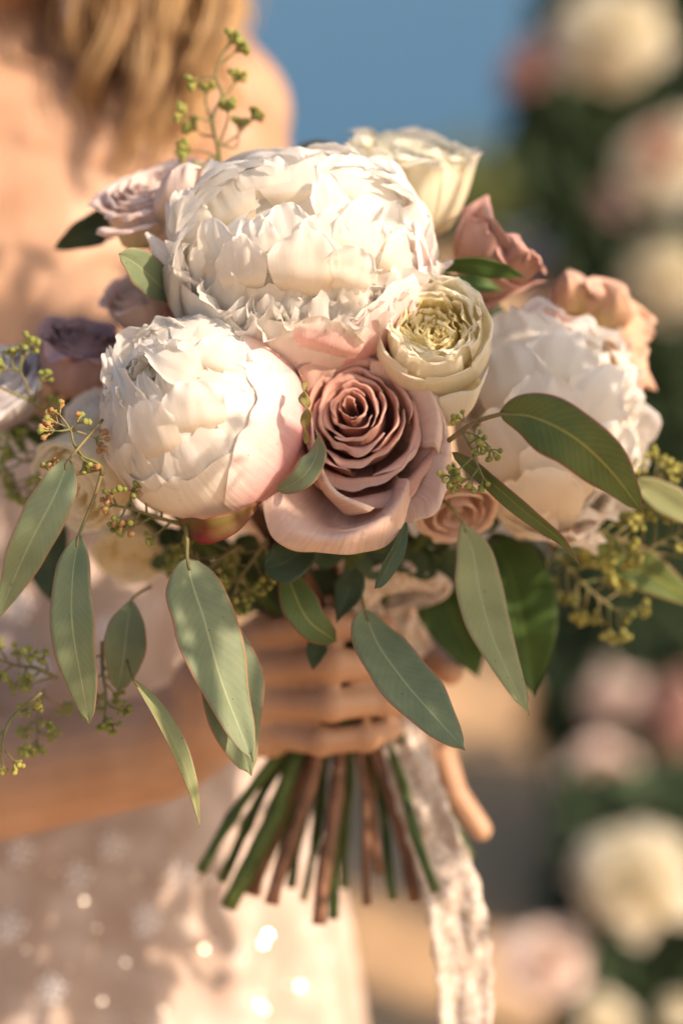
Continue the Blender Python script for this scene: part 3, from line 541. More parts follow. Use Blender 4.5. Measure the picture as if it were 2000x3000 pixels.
# ------------------------------------------------------------------ leaves
def leaf(label, pts, w, mat=EU, roll=0, fold=.15, petiole=None, name='eucalyptus_leaf', cat='leaf', peak=.42, tip=1.3, nv=34, nu=10, pr=4, curl=0, thick=.0005, group=None, bulge=None, parent=None, wav=.13):
    """blade along a centreline of (px, py, depth); w = full width in source pixels; roll turns the blade about its rib"""
    n = len(pts); P3 = [tuple(P(*p)) for p in pts]; dm = sum(p[2] for p in pts) / n; wm = w * K * dm * .5
    vs_, uv = [], []; Ls = [Vector(cr(P3, j / nv)) for j in range(nv + 1)]; sd = rnd.random() * 90
    for j in range(nv + 1):
        v = j / nv; t = (Ls[min(j + 1, nv)] - Ls[max(j - 1, 0)]).normalized(); view = (Ls[j] - C0).normalized()
        s = t.cross(view).normalized(); nrm = s.cross(t).normalized()
        if nrm.dot(view) > 0: nrm = -nrm
        rl = roll if not isinstance(roll, (list, tuple)) else cr([[x] for x in roll], v)[0]
        a = R(rl); s2 = s * math.cos(a) + nrm * math.sin(a); n2 = nrm * math.cos(a) - s * math.sin(a)
        x = v ** (math.log(.5) / math.log(peak)); wd = wm * max(.0, math.sin(math.pi * x)) ** (.8 if v < peak else tip * .8)
        if v > .97: wd *= .6
        for i in range(nu + 1):
            u = 2 * i / nu - 1; q = wd * u * (1 + wav * nz(v * 5, u, sd))
            vs_.append(Ls[j] + s2 * q + n2 * (abs(u) * wd * fold + curl * wm * u * u * v + wm * .10 * nz(v * 4, u * 1.2, sd + 5))); uv.append((i / nu, v))
    Mp = Matrix.Translation(P3[0])
    if parent is None:
        root, Mr = empty(name, P3[0]); tag(root, label, cat, group)
    else: root = parent
    Mi = Matrix.Translation(-Vector(P3[0])) if parent is None else Matrix()
    o = obj('blade' if parent is None else 'leaf', mesh('blade', [Mi @ v for v in vs_], gridfaces(nu, nv), mat, uv), root)
    md = o.modifiers.new('thickness', 'SOLIDIFY'); md.thickness = thick; md.offset = 0
    if petiole:
        mb = MB(); pp = [tuple(P(*p)) for p in petiole] + [P3[0], tuple(Ls[3])]
        path = smooth_path(pp, 14); mb.tube([Mi @ p for p in path], [pr * K * dm * (1.25 - .5 * i / 14) for i in range(15)], 7); mb.build('petiole', M_twig, root)
    return root
leaf('long grey green leaf leaving the left edge of the frame', [(203, 1345, 1.175), (165, 1440, 1.165), (98, 1570, 1.16), (35, 1710, 1.165), (-6, 1820, 1.17)], 132, EU, roll=-12, petiole=[(300, 1230, 1.2)])
leaf('long matt leaf with purple spots near its tip, second from the left', [(232, 1565, 1.19), (214, 1680, 1.18), (212, 1830, 1.175), (238, 1990, 1.18), (263, 2120, 1.19)], 128, EU, roll=10, petiole=[(298, 1385, 1.2), (275, 1460, 1.2)], pr=5, tip=.8, peak=.45)
leaf('short dark blue green leaf between two longer ones at the left', [(385, 1758, 1.24), (372, 1840, 1.235), (362, 1930, 1.235), (345, 2026, 1.24)], 124, EU, roll=0, petiole=[(440, 1720, 1.27), (410, 1735, 1.25)], peak=.5, tip=.8)
leaf('broad sunlit leaf hanging in front of the wrist, frontmost of all', [(548, 1635, 1.20), (572, 1740, 1.195), (615, 1880, 1.19), (672, 2060, 1.185), (742, 2234, 1.18)], 212, EU, roll=-26, petiole=[(545, 1540, 1.21), (548, 1590, 1.205)], pr=6, peak=.40, tip=1.0, fold=.10)
leaf('broad leaf half hidden behind the frontmost sunlit leaf', [(590, 1700, 1.215), (640, 1860, 1.205), (670, 2000, 1.20), (690, 2130, 1.20), (737, 2274, 1.205)], 200, EU, roll=-22, petiole=[(575, 1620, 1.24)], peak=.5, tip=.9)
leaf('narrow folded leaf dangling in front of the forearm', [(390, 1990, 1.20), (455, 2080, 1.195), (515, 2190, 1.19), (560, 2310, 1.19), (585, 2425, 1.195)], 60, EUP, roll=-34, fold=.5, petiole=[(370, 1930, 1.24)], peak=.45)
leaf('small round leaf just under the curled lip of the dusty rose', [(915, 1580, 1.235), (880, 1615, 1.225), (830, 1650, 1.22), (775, 1665, 1.22)], 130, EUD, roll=15, peak=.55, tip=.6)
leaf('strap shaped green leaf lying over the knuckles', [(828, 1640, 1.245), (862, 1740, 1.235), (905, 1820, 1.23), (985, 1880, 1.235)], 112, EUG, roll=-10, peak=.5, tip=.6)
leaf('dark pointed leaf hanging above the fingers', [(1040, 1665, 1.25), (1020, 1735, 1.245), (985, 1825, 1.245)], 92, EUD, roll=20, peak=.4)
leaf('small dark leaf below the strap shaped leaf', [(940, 1860, 1.26), (925, 1910, 1.255), (915, 1965, 1.255)], 62, EUD, peak=.4)
leaf('leaf with a sunlit stripe crossing the fingertips, right of centre', [(1068, 1785, 1.235), (1105, 1885, 1.215), (1185, 2000, 1.195), (1280, 2110, 1.18), (1362, 2200, 1.17)], 184, EU, roll=[-28, -32, -26, -14], peak=.42, tip=1.0, petiole=[(1050, 1700, 1.25)])
leaf('slim dark folded leaf hanging from under the dusty rose', [(1190, 1530, 1.20), (1165, 1600, 1.19), (1130, 1665, 1.185), (1098, 1725, 1.18)], 60, EUD, roll=-40, fold=.4, peak=.5, tip=.6)
leaf('pale blade shaped leaf in full sun below the right peony', [(1352, 1530, 1.24), (1385, 1620, 1.235), (1405, 1740, 1.23), (1455, 1900, 1.22), (1548, 2096, 1.21)], 150, EUP, roll=-26, peak=.5, tip=.9, petiole=[(1290, 1460, 1.24), (1325, 1490, 1.23)], pr=5)
leaf('long arching olive leaf with a red edge in front of the right peony', [(1462, 1214, 1.165), (1560, 1222, 1.15), (1680, 1280, 1.14), (1790, 1380, 1.145), (1882, 1500, 1.155)], 172, EUG, roll=6, fold=.12, peak=.46, tip=.9, petiole=[(1315, 1290, 1.2), (1385, 1240, 1.18)], pr=7)
leaf('thin blade curling down across the right peony to a pale tip', [(1325, 1325, 1.19), (1430, 1405, 1.175), (1540, 1500, 1.165), (1640, 1580, 1.165), (1700, 1658, 1.17)], 62, EUG, roll=38, fold=.2, peak=.35)
leaf('pale blurred leaf leaving the right edge of the frame', [(1860, 1405, 1.28), (1930, 1450, 1.28), (2010, 1500, 1.28), (2080, 1560, 1.29)], 92, EUP, roll=0)
leaf('green blurred leaf pointing to the lower right corner side', [(1720, 1580, 1.33), (1830, 1640, 1.32), (1950, 1710, 1.32), (2090, 1790, 1.33)], 120, EUG, roll=0)
leaf('dark leaf sticking out at the upper left over the bare skin', [(360, 668, 1.31), (300, 660, 1.31), (235, 690, 1.31), (158, 728, 1.32)], 100, EUD, roll=-10, peak=.4, tip=.9)
leaf('leaf with a lit red tipped corner at the left of the top peony', [(520, 880, 1.25), (460, 830, 1.225), (400, 775, 1.21), (348, 742, 1.20)], 108, EU, roll=18, peak=.5, tip=.8)
leaf('glossy dark green rose leaf under the folded pink rose', [(1290, 790, 1.25), (1370, 775, 1.24), (1460, 790, 1.24), (1538, 812, 1.25)], 64, LG, roll=30, peak=.5, name='rose_leaf')
leaf('yellowish green rose leaf lit from behind above the ivory garden rose', [(1290, 830, 1.26), (1350, 825, 1.255), (1420, 835, 1.255), (1470, 850, 1.26)], 50, LG, roll=-20, peak=.5, name='rose_leaf')
leaf('blurred yellow green leaf behind the crown of the top peony', [(830, 475, 1.34), (900, 445, 1.34), (980, 445, 1.34), (1040, 470, 1.34)], 62, EUG, roll=10)
leaf('small dark upright leaf at the left behind the mauve rose', [(145, 1100, 1.33), (150, 1020, 1.33), (160, 920, 1.33)], 70, EUD)
leaf('dark leaf in shade between two hanging leaves at the left', [(170, 1500, 1.31), (140, 1600, 1.31), (150, 1700, 1.31), (175, 1780, 1.31)], 130, EUD)
leaf('grey green leaf squeezed between the round peony and the dusty rose', [(935, 1270, 1.20), (925, 1340, 1.19), (885, 1400, 1.19), (812, 1440, 1.20)], 78, EU, roll=[60, 30, 20, 10], peak=.5, tip=.8)
leaf('red and green sepal leaf beneath the round peony', [(525, 1530, 1.215), (600, 1555, 1.20), (680, 1530, 1.20), (765, 1470, 1.21)], 78, SEP, roll=20, peak=.4, tip=.9, name='peony_leaf')
leaf('large sunlit rose leaf behind the pale blade at the right', [(1440, 1560, 1.32), (1500, 1700, 1.315), (1540, 1880, 1.31), (1560, 2040, 1.31)], 230, LG, roll=6, peak=.45, name='rose_leaf')
leaf('dark green rose leaf behind the ribbon bow', [(1250, 1640, 1.35), (1300, 1750, 1.34), (1360, 1880, 1.34), (1400, 1990, 1.34)], 190, LG, roll=-10, name='rose_leaf')
leaf('bright little leaf above the ribbon bow', [(1180, 1600, 1.30), (1240, 1640, 1.30), (1290, 1700, 1.30)], 80, LG, roll=0, name='rose_leaf')
# curled dry sepal between peony and rose
mb = MB(); pp = smooth_path([tuple(P(*q)) for q in ((893, 1118, 1.185), (888, 1160, 1.18), (902, 1200, 1.18), (890, 1250, 1.185), (900, 1300, 1.19))], 30)
pts_, uv_ = [], []
for i, p in enumerate(pp):
    a = i * .33; w = K * 1.2 * (8 + 10 * math.sin(math.pi * min(1, i / 26)))
    for s_ in (-1, -.3, .3, 1): pts_.append(p + (CX * math.cos(a) + CF * math.sin(a)) * w * s_); uv_.append(((s_ + 1) / 2, i / 30))
mb.sheet(pts_, 3, 30, uv_); o = mb.build('dry_sepal', DRY); tag(o, 'twisted dry yellow green sepal wedged between the round peony and dusty rose', 'sepal')
o.modifiers.new('thickness', 'SOLIDIFY').thickness = .0006

# filler foliage inside the bouquet
def foliage(label, pts, n, mat, L_, W_, d0, seed, spread=55, name='leafy_sprig'):
    rg = random.Random(seed); root, M = empty(name, P(*pts[0])); tag(root, label, 'foliage'); Mi = M.inverted()
    mb = MB(); path = smooth_path([tuple(P(*p)) for p in pts], 20); mb.tube([Mi @ p for p in path], K * 1.3 * 7, 6); mb.build('stem', M_stemg, root)
    for k in range(n):
        x, y, d = cr(pts, (k + .5) / n); a = rg.uniform(0, 6.28); l = L_ * rg.uniform(.7, 1.2); sx_, sy_ = math.cos(a), math.sin(a)
        b = Vector(P(x, y, d)); g = D(sx_, sy_, rg.uniform(-.5, .5)); nm = D(rg.uniform(-.4, .4), rg.uniform(-.4, .4), 1)
        spoon_petal(root, mat, Mi @ b, g, -nm, l * K * 1.3, W_ * K * 1.3 * rg.uniform(.8, 1.2), bend=rg.uniform(-.5, .5), cup=.15, rag=0, ruf=.06, seed=k * 1.9, nu=6, nv=10, wp=1.0, name='leaf')
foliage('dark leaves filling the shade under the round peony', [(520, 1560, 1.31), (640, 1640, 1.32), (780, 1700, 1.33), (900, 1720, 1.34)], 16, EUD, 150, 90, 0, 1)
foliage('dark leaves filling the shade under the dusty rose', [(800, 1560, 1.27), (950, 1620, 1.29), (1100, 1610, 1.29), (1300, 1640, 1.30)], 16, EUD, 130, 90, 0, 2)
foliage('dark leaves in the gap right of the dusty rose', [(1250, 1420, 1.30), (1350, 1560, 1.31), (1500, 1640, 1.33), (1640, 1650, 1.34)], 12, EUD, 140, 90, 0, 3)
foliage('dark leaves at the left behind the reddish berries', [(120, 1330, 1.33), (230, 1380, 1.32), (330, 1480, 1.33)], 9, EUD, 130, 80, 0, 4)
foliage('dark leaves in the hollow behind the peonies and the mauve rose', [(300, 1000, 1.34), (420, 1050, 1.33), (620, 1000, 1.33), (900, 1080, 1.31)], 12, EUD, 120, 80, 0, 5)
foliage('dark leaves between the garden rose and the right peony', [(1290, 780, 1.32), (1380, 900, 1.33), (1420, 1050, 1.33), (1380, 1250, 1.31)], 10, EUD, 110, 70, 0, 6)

# ------------------------------------------------------------------ seeded eucalyptus
def berry_mesh(mat):
    mb = MB(); prof = [(0, .0), (.10, .02), (.10, .35), (.20, .5), (.34, .66), (.40, .8), (.34, .93), (.16, .99), (.05, 1.06), (0, 1.08)]; n = 9
    for r, z in prof:
        for k in range(n): a = 6.2832 * k / n; mb.v.append(Vector((r * math.cos(a), r * math.sin(a), z))); mb.uv.append((k / n, z))
    for j in range(len(prof) - 1):
        for k in range(n): mb.f.append((j * n + k, j * n + (k + 1) % n, (j + 1) * n + (k + 1) % n, (j + 1) * n + k))
    return mesh('berry', mb.v, mb.f, mat, mb.uv)
BM = {m.name: berry_mesh(m) for m in (M_bgreen, M_byel, M_bred)}
def sprig(label, twigs, bmat=M_bgreen, size=22, seed=1, nb=7, ped=18, cut=(), rmain=6, alt=None):
    """twigs: centrelines in (px, py, depth); each ends in an umbel of berries, except those listed in cut"""
    rg = random.Random(seed); root, M = empty('seeded_eucalyptus_sprig', P(*twigs[0][0])); tag(root, label, 'berry sprig'); Mi = M.inverted(); mb = MB(); S = K * twigs[0][0][2]
    for ti, tw in enumerate(twigs):
        path = smooth_path([tuple(P(*p)) for p in tw], 8 * (len(tw) - 1)); r0 = rmain * (1 if ti == 0 else .62)
        mb.tube([Mi @ p for p in path], [S * r0 * (1.1 - .5 * i / len(path)) for i in range(len(path))], 7)
        if ti in cut: continue
        e = path[-1]; dr = (path[-1] - path[-3]).normalized()
        for k in range(nb + rg.choice((-1, 0, 1))):
            a = dr.orthogonal().normalized(); a.rotate(Matrix.Rotation(k * 2.4 + rg.random(), 3, dr))
            v = (dr + a * rg.uniform(.35, 1.35)).normalized(); s = size * rg.uniform(.85, 1.25) * S; b = e + v * ped * S * rg.uniform(.4, 1)
            mb.tube([Mi @ e, Mi @ b], [S * 2.6, S * 2.2], 5)
            m = BM[(alt if alt and rg.random() < .35 else bmat).name]
            o = obj('berry', m, root); o.matrix_local = Mi @ (Matrix.Translation(b) @ v.to_track_quat('Z', 'Y').to_matrix().to_4x4() @ Matrix.Diagonal((s * 1.05, s * 1.05, s * 1.25, 1)))
    mb.build('stem', M_twig, root); return root
def auto_twigs(main, n, L_, seed, spread=(35, 75), dd=.012, lead=.2):
    rg = random.Random(seed); tw = [main]; 
    for k in range(n):
        t = lead + (1 - lead) * (k + .5) / n; x, y, d = cr(main, t); x2, y2, _ = cr(main, min(1, t + .05)); a = math.atan2(y2 - y, x2 - x) + R(rg.uniform(*spread)) * (1 if k % 2 else -1)
        l = L_ * rg.uniform(.6, 1.2) * (1.15 - .5 * t); e = (x + math.cos(a) * l, y + math.sin(a) * l, d + rg.uniform(-dd, dd)); m_ = (x + math.cos(a) * l * .5 + rg.uniform(-6, 6), y + math.sin(a) * l * .5 + rg.uniform(-6, 6), d)
        tw.append([(x, y, d), m_, e])
    return tw
sprig('tall airy berry sprig rising above the blush rose in front of the shoulder', [[(650, 545, 1.29), (640, 440, 1.28), (622, 350, 1.275), (650, 280, 1.275), (632, 225, 1.27), (650, 160, 1.27), (672, 128, 1.27)],
    [(640, 185, 1.27), (665, 172, 1.27), (690, 150, 1.27)], [(632, 228, 1.27), (600, 222, 1.27), (580, 232, 1.27)], [(652, 285, 1.275), (675, 262, 1.28), (688, 240, 1.28)], [(622, 355, 1.275), (580, 345, 1.27), (550, 335, 1.27)], [(624, 360, 1.275), (604, 310, 1.28), (603, 275, 1.28)],
    [(640, 430, 1.28), (690, 400, 1.285), (735, 350, 1.285)], [(640, 430, 1.28), (665, 360, 1.275), (668, 330, 1.275)], [(642, 460, 1.28), (600, 445, 1.28), (560, 440, 1.28)], [(648, 500, 1.285), (680, 500, 1.29), (700, 495, 1.29)], [(635, 400, 1.28), (595, 395, 1.29), (575, 380, 1.29)], [(640, 420, 1.28), (690, 430, 1.29), (700, 380, 1.29)], [(640, 470, 1.28), (620, 460, 1.27), (600, 480, 1.27)]], M_bgreen, 22, 1, 10, 16, alt=M_byel)
sprig('green berry sprig entering from the left edge beside the mauve rose', [[(150, 1220, 1.25), (100, 1180, 1.245), (45, 1155, 1.24), (-20, 1125, 1.24)], [(95, 1180, 1.245), (75, 1120, 1.24), (60, 1085, 1.24), (72, 1040, 1.24)], [(60, 1085, 1.24), (40, 1075, 1.24), (36, 1052, 1.24)], [(55, 1085, 1.24), (20, 1080, 1.24)], [(100, 1175, 1.245), (112, 1130, 1.24), (120, 1115, 1.24)], [(130, 1205, 1.25), (140, 1190, 1.25)], [(60, 1085, 1.24), (66, 1030, 1.24), (80, 1010, 1.24)]], M_bgreen, 21, 2, 6, 16, cut=(0,))
sprig('reddish berry sprig in front of the left peony edge', [[(300, 1390, 1.20), (290, 1360, 1.195), (240, 1335, 1.19), (215, 1300, 1.19)], [(240, 1335, 1.19), (215, 1295, 1.185), (205, 1258, 1.185), (170, 1240, 1.185)], [(205, 1258, 1.185), (245, 1270, 1.19), (280, 1285, 1.195)], [(235, 1335, 1.19), (245, 1350, 1.19)], [(205, 1258, 1.185), (190, 1235, 1.185), (175, 1215, 1.185)], [(298, 1375, 1.20), (200, 1395, 1.20), (140, 1405, 1.20), (110, 1395, 1.20)], [(150, 1405, 1.20), (150, 1385, 1.2)], [(205, 1258, 1.185), (225, 1240, 1.185)], [(205, 1258, 1.185), (180, 1262, 1.18), (160, 1262, 1.18)]], M_bred, 22, 3, 6, 20, alt=M_bgreen, cut=(0, 5))
sprig('blurred green berry cluster at the left edge above the long leaf', auto_twigs([(140, 1300, 1.28), (90, 1350, 1.28), (40, 1340, 1.28)], 6, 70, 4, lead=0) + auto_twigs([(110, 1340, 1.29), (90, 1400, 1.29), (60, 1440, 1.29)], 4, 50, 14), M_bgreen, 22, 4, 6, 14)
sprig('sharp little berry sprig between the dusty rose and the arching leaf', [[(1320, 1285, 1.19), (1355, 1262, 1.18), (1400, 1230, 1.175)], [(1352, 1265, 1.18), (1372, 1300, 1.175), (1385, 1335, 1.17), (1345, 1375, 1.165)], [(1385, 1335, 1.17), (1402, 1370, 1.17), (1415, 1400, 1.17)], [(1352, 1262, 1.18), (1400, 1280, 1.17), (1425, 1300, 1.17), (1435, 1315, 1.17)], [(1360, 1260, 1.18), (1372, 1240, 1.175), (1360, 1232, 1.175)], [(1345, 1375, 1.165), (1320, 1395, 1.165)], [(1345, 1375, 1.165), (1335, 1410, 1.17)], [(1402, 1370, 1.17), (1380, 1400, 1.17)], [(1372, 1300, 1.175), (1390, 1290, 1.17)], [(1395, 1275, 1.17), (1400, 1300, 1.17)]], M_bgreen, 21, 5, 5, 14, cut=(0,), alt=M_byel)
sprig('yellow berry sprig below the right peony, upper one', auto_twigs([(1640, 1530, 1.30), (1720, 1540, 1.295), (1790, 1570, 1.29), (1840, 1590, 1.29)], 12, 85, 6, lead=0), M_byel, 19, 6, 7, 14)
sprig('yellow berry sprig hanging behind the thin curling blade', auto_twigs([(1600, 1590, 1.32), (1660, 1660, 1.315), (1740, 1740, 1.31), (1820, 1800, 1.31)], 16, 100, 7, lead=0), M_byel, 19, 7, 7, 14)
sprig('yellow berry sprig at the right edge of the frame', auto_twigs([(1860, 1640, 1.30), (1930, 1590, 1.295), (1990, 1560, 1.29), (2040, 1540, 1.29)], 10, 90, 8, lead=0), M_byel, 19, 8, 7, 14)
sprig('small yellow berry tuft at the tip of the arching leaf', auto_twigs([(1860, 1440, 1.30), (1920, 1400, 1.295), (1950, 1370, 1.29)], 6, 60, 9, lead=0), M_byel, 19, 9, 6, 14)
sprig('olive berry sprig poking out under the round peony', auto_twigs([(540, 1540, 1.23), (460, 1515, 1.22), (400, 1495, 1.215), (330, 1480, 1.21)], 8, 70, 10, lead=.1), M_bgreen, 22, 10, 5, 14, alt=M_bred)
sprig('olive berry cluster in the shade below the red sepal', auto_twigs([(700, 1600, 1.26), (640, 1640, 1.255), (590, 1680, 1.25), (540, 1660, 1.25)], 12, 90, 11, lead=0), M_bgreen, 22, 11, 6, 14, alt=M_byel)
sprig('second olive berry cluster just left of the strap leaf', auto_twigs([(780, 1580, 1.27), (740, 1640, 1.265), (700, 1700, 1.26), (680, 1760, 1.26)], 8, 70, 12, lead=0), M_bgreen, 22, 12, 6, 14, alt=M_byel)
sprig('blurred berry sprig at the lower left edge over the forearm', auto_twigs([(170, 1990, 1.255), (110, 1960, 1.25), (50, 1950, 1.25), (-10, 1930, 1.25)], 9, 60, 13, lead=0) + auto_twigs([(130, 2020, 1.26), (110, 2100, 1.255), (110, 2180, 1.25)], 6, 50, 23, lead=0), M_bgreen, 20, 13, 6, 12)
sprig('bright berry sprig at the left edge lowest of all', [[(120, 2030, 1.22), (60, 2080, 1.215), (20, 2130, 1.21), (5, 2200, 1.21), (8, 2240, 1.21)], [(60, 2085, 1.215), (80, 2085, 1.21), (95, 2080, 1.21)], [(15, 2200, 1.21), (40, 2230, 1.21)], [(15, 2140, 1.21), (-10, 2160, 1.21)]], M_byel, 20, 15, 4, 12)
sprig('berry sprig behind the spotted leaf over the forearm', auto_twigs([(300, 1880, 1.25), (300, 1960, 1.245), (310, 2040, 1.24), (305, 2110, 1.24)], 9, 55, 16, lead=0), M_bgreen, 20, 16, 6, 12)

# ------------------------------------------------------------------ person
def remeshed(name, mb, mat, voxel, parent=None, M=None, smooth_it=8):
    o = mb.build(name, None); md = o.modifiers.new('r', 'REMESH'); md.mode = 'VOXEL'; md.voxel_size = voxel
    s = o.modifiers.new('s', 'SMOOTH'); s.iterations = smooth_it; s.factor = .5
    dg = bpy.context.evaluated_depsgraph_get(); m2 = bpy.data.meshes.new_from_object(o.evaluated_get(dg)); bpy.data.objects.remove(o)
    if M: m2.transform(M)
    m2.name = name; m2.materials.clear(); m2.materials.append(mat); m2.polygons.foreach_set('use_smooth', [True] * len(m2.polygons))
    o = obj(name, m2, parent); return o
person, PM = empty('person', P(60, 2200, 1.60))
PM = person.matrix_world.copy() if False else Matrix.Translation(P(60, 2200, 1.60))
tag(person, 'bride in a beaded champagne dress with loose blond hair gripping the bouquet', 'person')
b = MB()
def cone(a, r1, c, r2, n=14):
    A, B_ = Vector(P(*a)), Vector(P(*c)); b.ball(A, r1, n=16, m=10); b.ball(B_, r2, n=16, m=10)
    b.tube([A.lerp(B_, i / 6) for i in range(7)], [r1 + (r2 - r1) * i / 6 for i in range(7)], 16)
def blob(c, sx, sy, sz): # half sizes right, up, depth
    b.ball(P(*c), 1, sx, sz, sy, n=28, m=18, rot=Matrix((CX, CF, CU)).transposed())
# neck, head, chest, shoulders
cone((-60, 260, 1.60), .062, (-70, -150, 1.60), .056)
blob((-90, -370, 1.585), .080, .115, .100); blob((70, -290, 1.50), .055, .050, .055); cone((90, -270, 1.50), .035, (330, -420, 1.57), .03); cone((420, 60, 1.67), .045, (640, 330, 1.65), .05)
blob((-20, 900, 1.60), .150, .170, .105); blob((-30, 500, 1.60), .165, .085, .088); blob((-20, 1500, 1.60), .135, .2, .100); blob((60, 2150, 1.60), .150, .17, .105)
cone((-60, 250, 1.62), .055, (520, 390, 1.60), .060); cone((-60, 250, 1.62), .055, (-640, 400, 1.60), .060)
cone((80, 420, 1.525), .012, (430, 365, 1.545), .013); cone((-120, 430, 1.525), .012, (-480, 380, 1.545), .013)
blob((300, 1050, 1.545), .075, .075, .060); blob((-330, 1050, 1.545), .075, .075, .060)
cone((590, 470, 1.60), .060, (600, 330, 1.62), .050)
cone((590, 480, 1.60), .056, (760, 1350, 1.68), .040)     # left upper arm, behind the bouquet
cone((760, 1350, 1.68), .040, (1130, 1780, 1.47), .027)   # left forearm
cone((-660, 500, 1.60), .055, (-900, 1500, 1.62), .043)   # right upper arm, outside the frame
cone((-900, 1600, 1.62), .044, (-60, 2290, 1.42), .037); cone((-60, 2290, 1.42), .037, (470, 2190, 1.375), .0315); cone((470, 2190, 1.375), .0315, (640, 2090, 1.355), .027)
# right hand round the stems
def hpt(x, y, d): return (x, y, d)
cone((640, 2100, 1.352), .026, (790, 2150, 1.338), .014); cone((640, 2070, 1.352), .026, (790, 2050, 1.335), .0165); cone((640, 2040, 1.352), .026, (790, 1960, 1.335), .0165); cone((630, 2030, 1.355), .026, (785, 1868, 1.338), .015)
cone((700, 2060, 1.372), .022, (860, 1990, 1.385), .02)
fing = (((785, 1862, 1.330), (960, 1832, 1.306), (1105, 1838, 1.318), (1165, 1868, 1.352)), ((792, 1960, 1.326), (975, 1948, 1.300), (1125, 1950, 1.315), (1180, 1975, 1.350)),
        ((795, 2058, 1.328), (970, 2066, 1.302), (1120, 2050, 1.315), (1172, 2052, 1.348)), ((790, 2148, 1.334), (940, 2172, 1.312), (1070, 2160, 1.318), (1150, 2135, 1.345)))
for fi, fg in enumerate(fing):
    r = (.0092, .0095, .0092, .0083)[fi]
    for q_ in fg[1:3]: b.ball(P(*q_), r * 1.10, n=14, m=10)
    for k in range(3): cone(fg[k], r * (1.04 - .05 * k), fg[k + 1], r * (1.0 - .06 * (k + 1)))
# thumb hidden behind
cone((720, 1930, 1.372), .014, (880, 1850, 1.395), .011); cone((880, 1850, 1.395), .011, (1010, 1840, 1.40), .0095)
# left hand, cupped behind the ribbon
cone((1130, 1780, 1.47), .026, (1190, 1880, 1.44), .024); cone((1190, 1880, 1.44), .024, (1195, 2030, 1.425), .019); cone((1150, 1880, 1.445), .02, (1150, 2030, 1.43), .018)
for fg, r in ((((1215, 1880, 1.41), (1270, 1925, 1.37), (1316, 1968, 1.345)), .0092), (((1235, 2020, 1.42), (1290, 2190, 1.395), (1335, 2330, 1.385), (1408, 2432, 1.385)), .0080), (((1205, 2040, 1.40), (1236, 2160, 1.36), (1240, 2252, 1.35)), .0088), (((1150, 2030, 1.425), (1165, 2150, 1.40), (1190, 2240, 1.395)), .0085)):
    for k in range(len(fg) - 1): cone(fg[k], r * (1.05 - .05 * k), fg[k + 1], r * (1 - .06 * (k + 1)))
PMi = PM.inverted()
body = remeshed('body', b, M_skin, .0020, person, PMi, 4)

# dress
def lace_mat(name, c1, c2, scale=60, sheer=.25):
    m, nt, pb, out = nodes(name); L = nt.links; tc = N(nt, 'ShaderNodeTexCoord')
    vo = N(nt, 'ShaderNodeTexVoronoi', feature='SMOOTH_F1'); vo.inputs['Scale'].default_value = scale; L.new(tc.outputs['Object'], vo.inputs['Vector'])
    no = N(nt, 'ShaderNodeTexNoise'); no.inputs['Scale'].default_value = scale * .35; no.inputs['Detail'].default_value = 6; L.new(tc.outputs['Object'], no.inputs['Vector'])
    f = math_(nt, 'ADD', math_(nt, 'MULTIPLY', vo.outputs[0], .8), math_(nt, 'MULTIPLY', no.outputs[0], .6)); col = ramp(nt, [(.35, c1), (.75, c2)], f).outputs[0]
    L.new(col, pb.inputs['Base Color']); pb.inputs['Roughness'].default_value = .65; pb.inputs['Sheen Weight'].default_value = .3
    bp = N(nt, 'ShaderNodeBump'); bp.inputs['Strength'].default_value = .35; bp.inputs['Distance'].default_value = .001; L.new(f, bp.inputs['Height']); L.new(bp.outputs[0], pb.inputs['Normal'])
    tr = N(nt, 'ShaderNodeBsdfTranslucent'); L.new(col, tr.inputs[0]); mx = N(nt, 'ShaderNodeMixShader'); mx.inputs[0].default_value = sheer
    L.new(pb.outputs[0], mx.inputs[1]); L.new(tr.outputs[0], mx.inputs[2]); L.new(mx.outputs[0], out.inputs[0]); return m
M_dress = lace_mat('dress_fabric', (.64, .54, .47), (.46, .35, .28), 45, .15)
M_ribbon = lace_mat('ribbon_lace', (.86, .81, .74), (.62, .51, .41), 300, .35)
rows = [(1270, -20, 700, .112, 1.60), (1450, -20, 690, .118, 1.60), (1700, 0, 640, .110, 1.60), (2000, 40, 650, .112, 1.60), (2250, 90, 730, .120, 1.605), (2550, 130, 850, .130, 1.61), (2900, 150, 880, .138, 1.615), (3400, 160, 950, .15, 1.62), (4600, 160, 1200, .20, 1.64), (7600, 160, 1500, .26, 1.72)]
mb = MB(); nu, nv = 220, 90
for j in range(nv + 1):
    v = j / nv; y, xc, hw, hd, dc = cr(rows, v ** .9 * 1.0)
    for i in range(nu + 1):
        a = 2 * math.pi * i / nu; q = Vector((math.cos(a) * hw * K * dc, math.sin(a) * hd, 0)); fold = sm(.42, .75, v)
        rr = 1 + fold * (.040 * math.sin(a * 17 + 1.5 * nz(a * 2, v * 2)) + .05 * nz(a * 4, v * 1.5, 3)) + .012 * nz(a * 6, v * 14, 9)
        base = P(xc, y, dc); mb.v.append(PMi @ (base + CX * q.x * rr - CF * q.y * rr)); mb.uv.append((i / nu, v))
mb.f = gridfaces(nu, nv); dress = mb.build('dress', M_dress, person); dress['label'] = 'champagne lace dress with scattered sequins and soft folds'
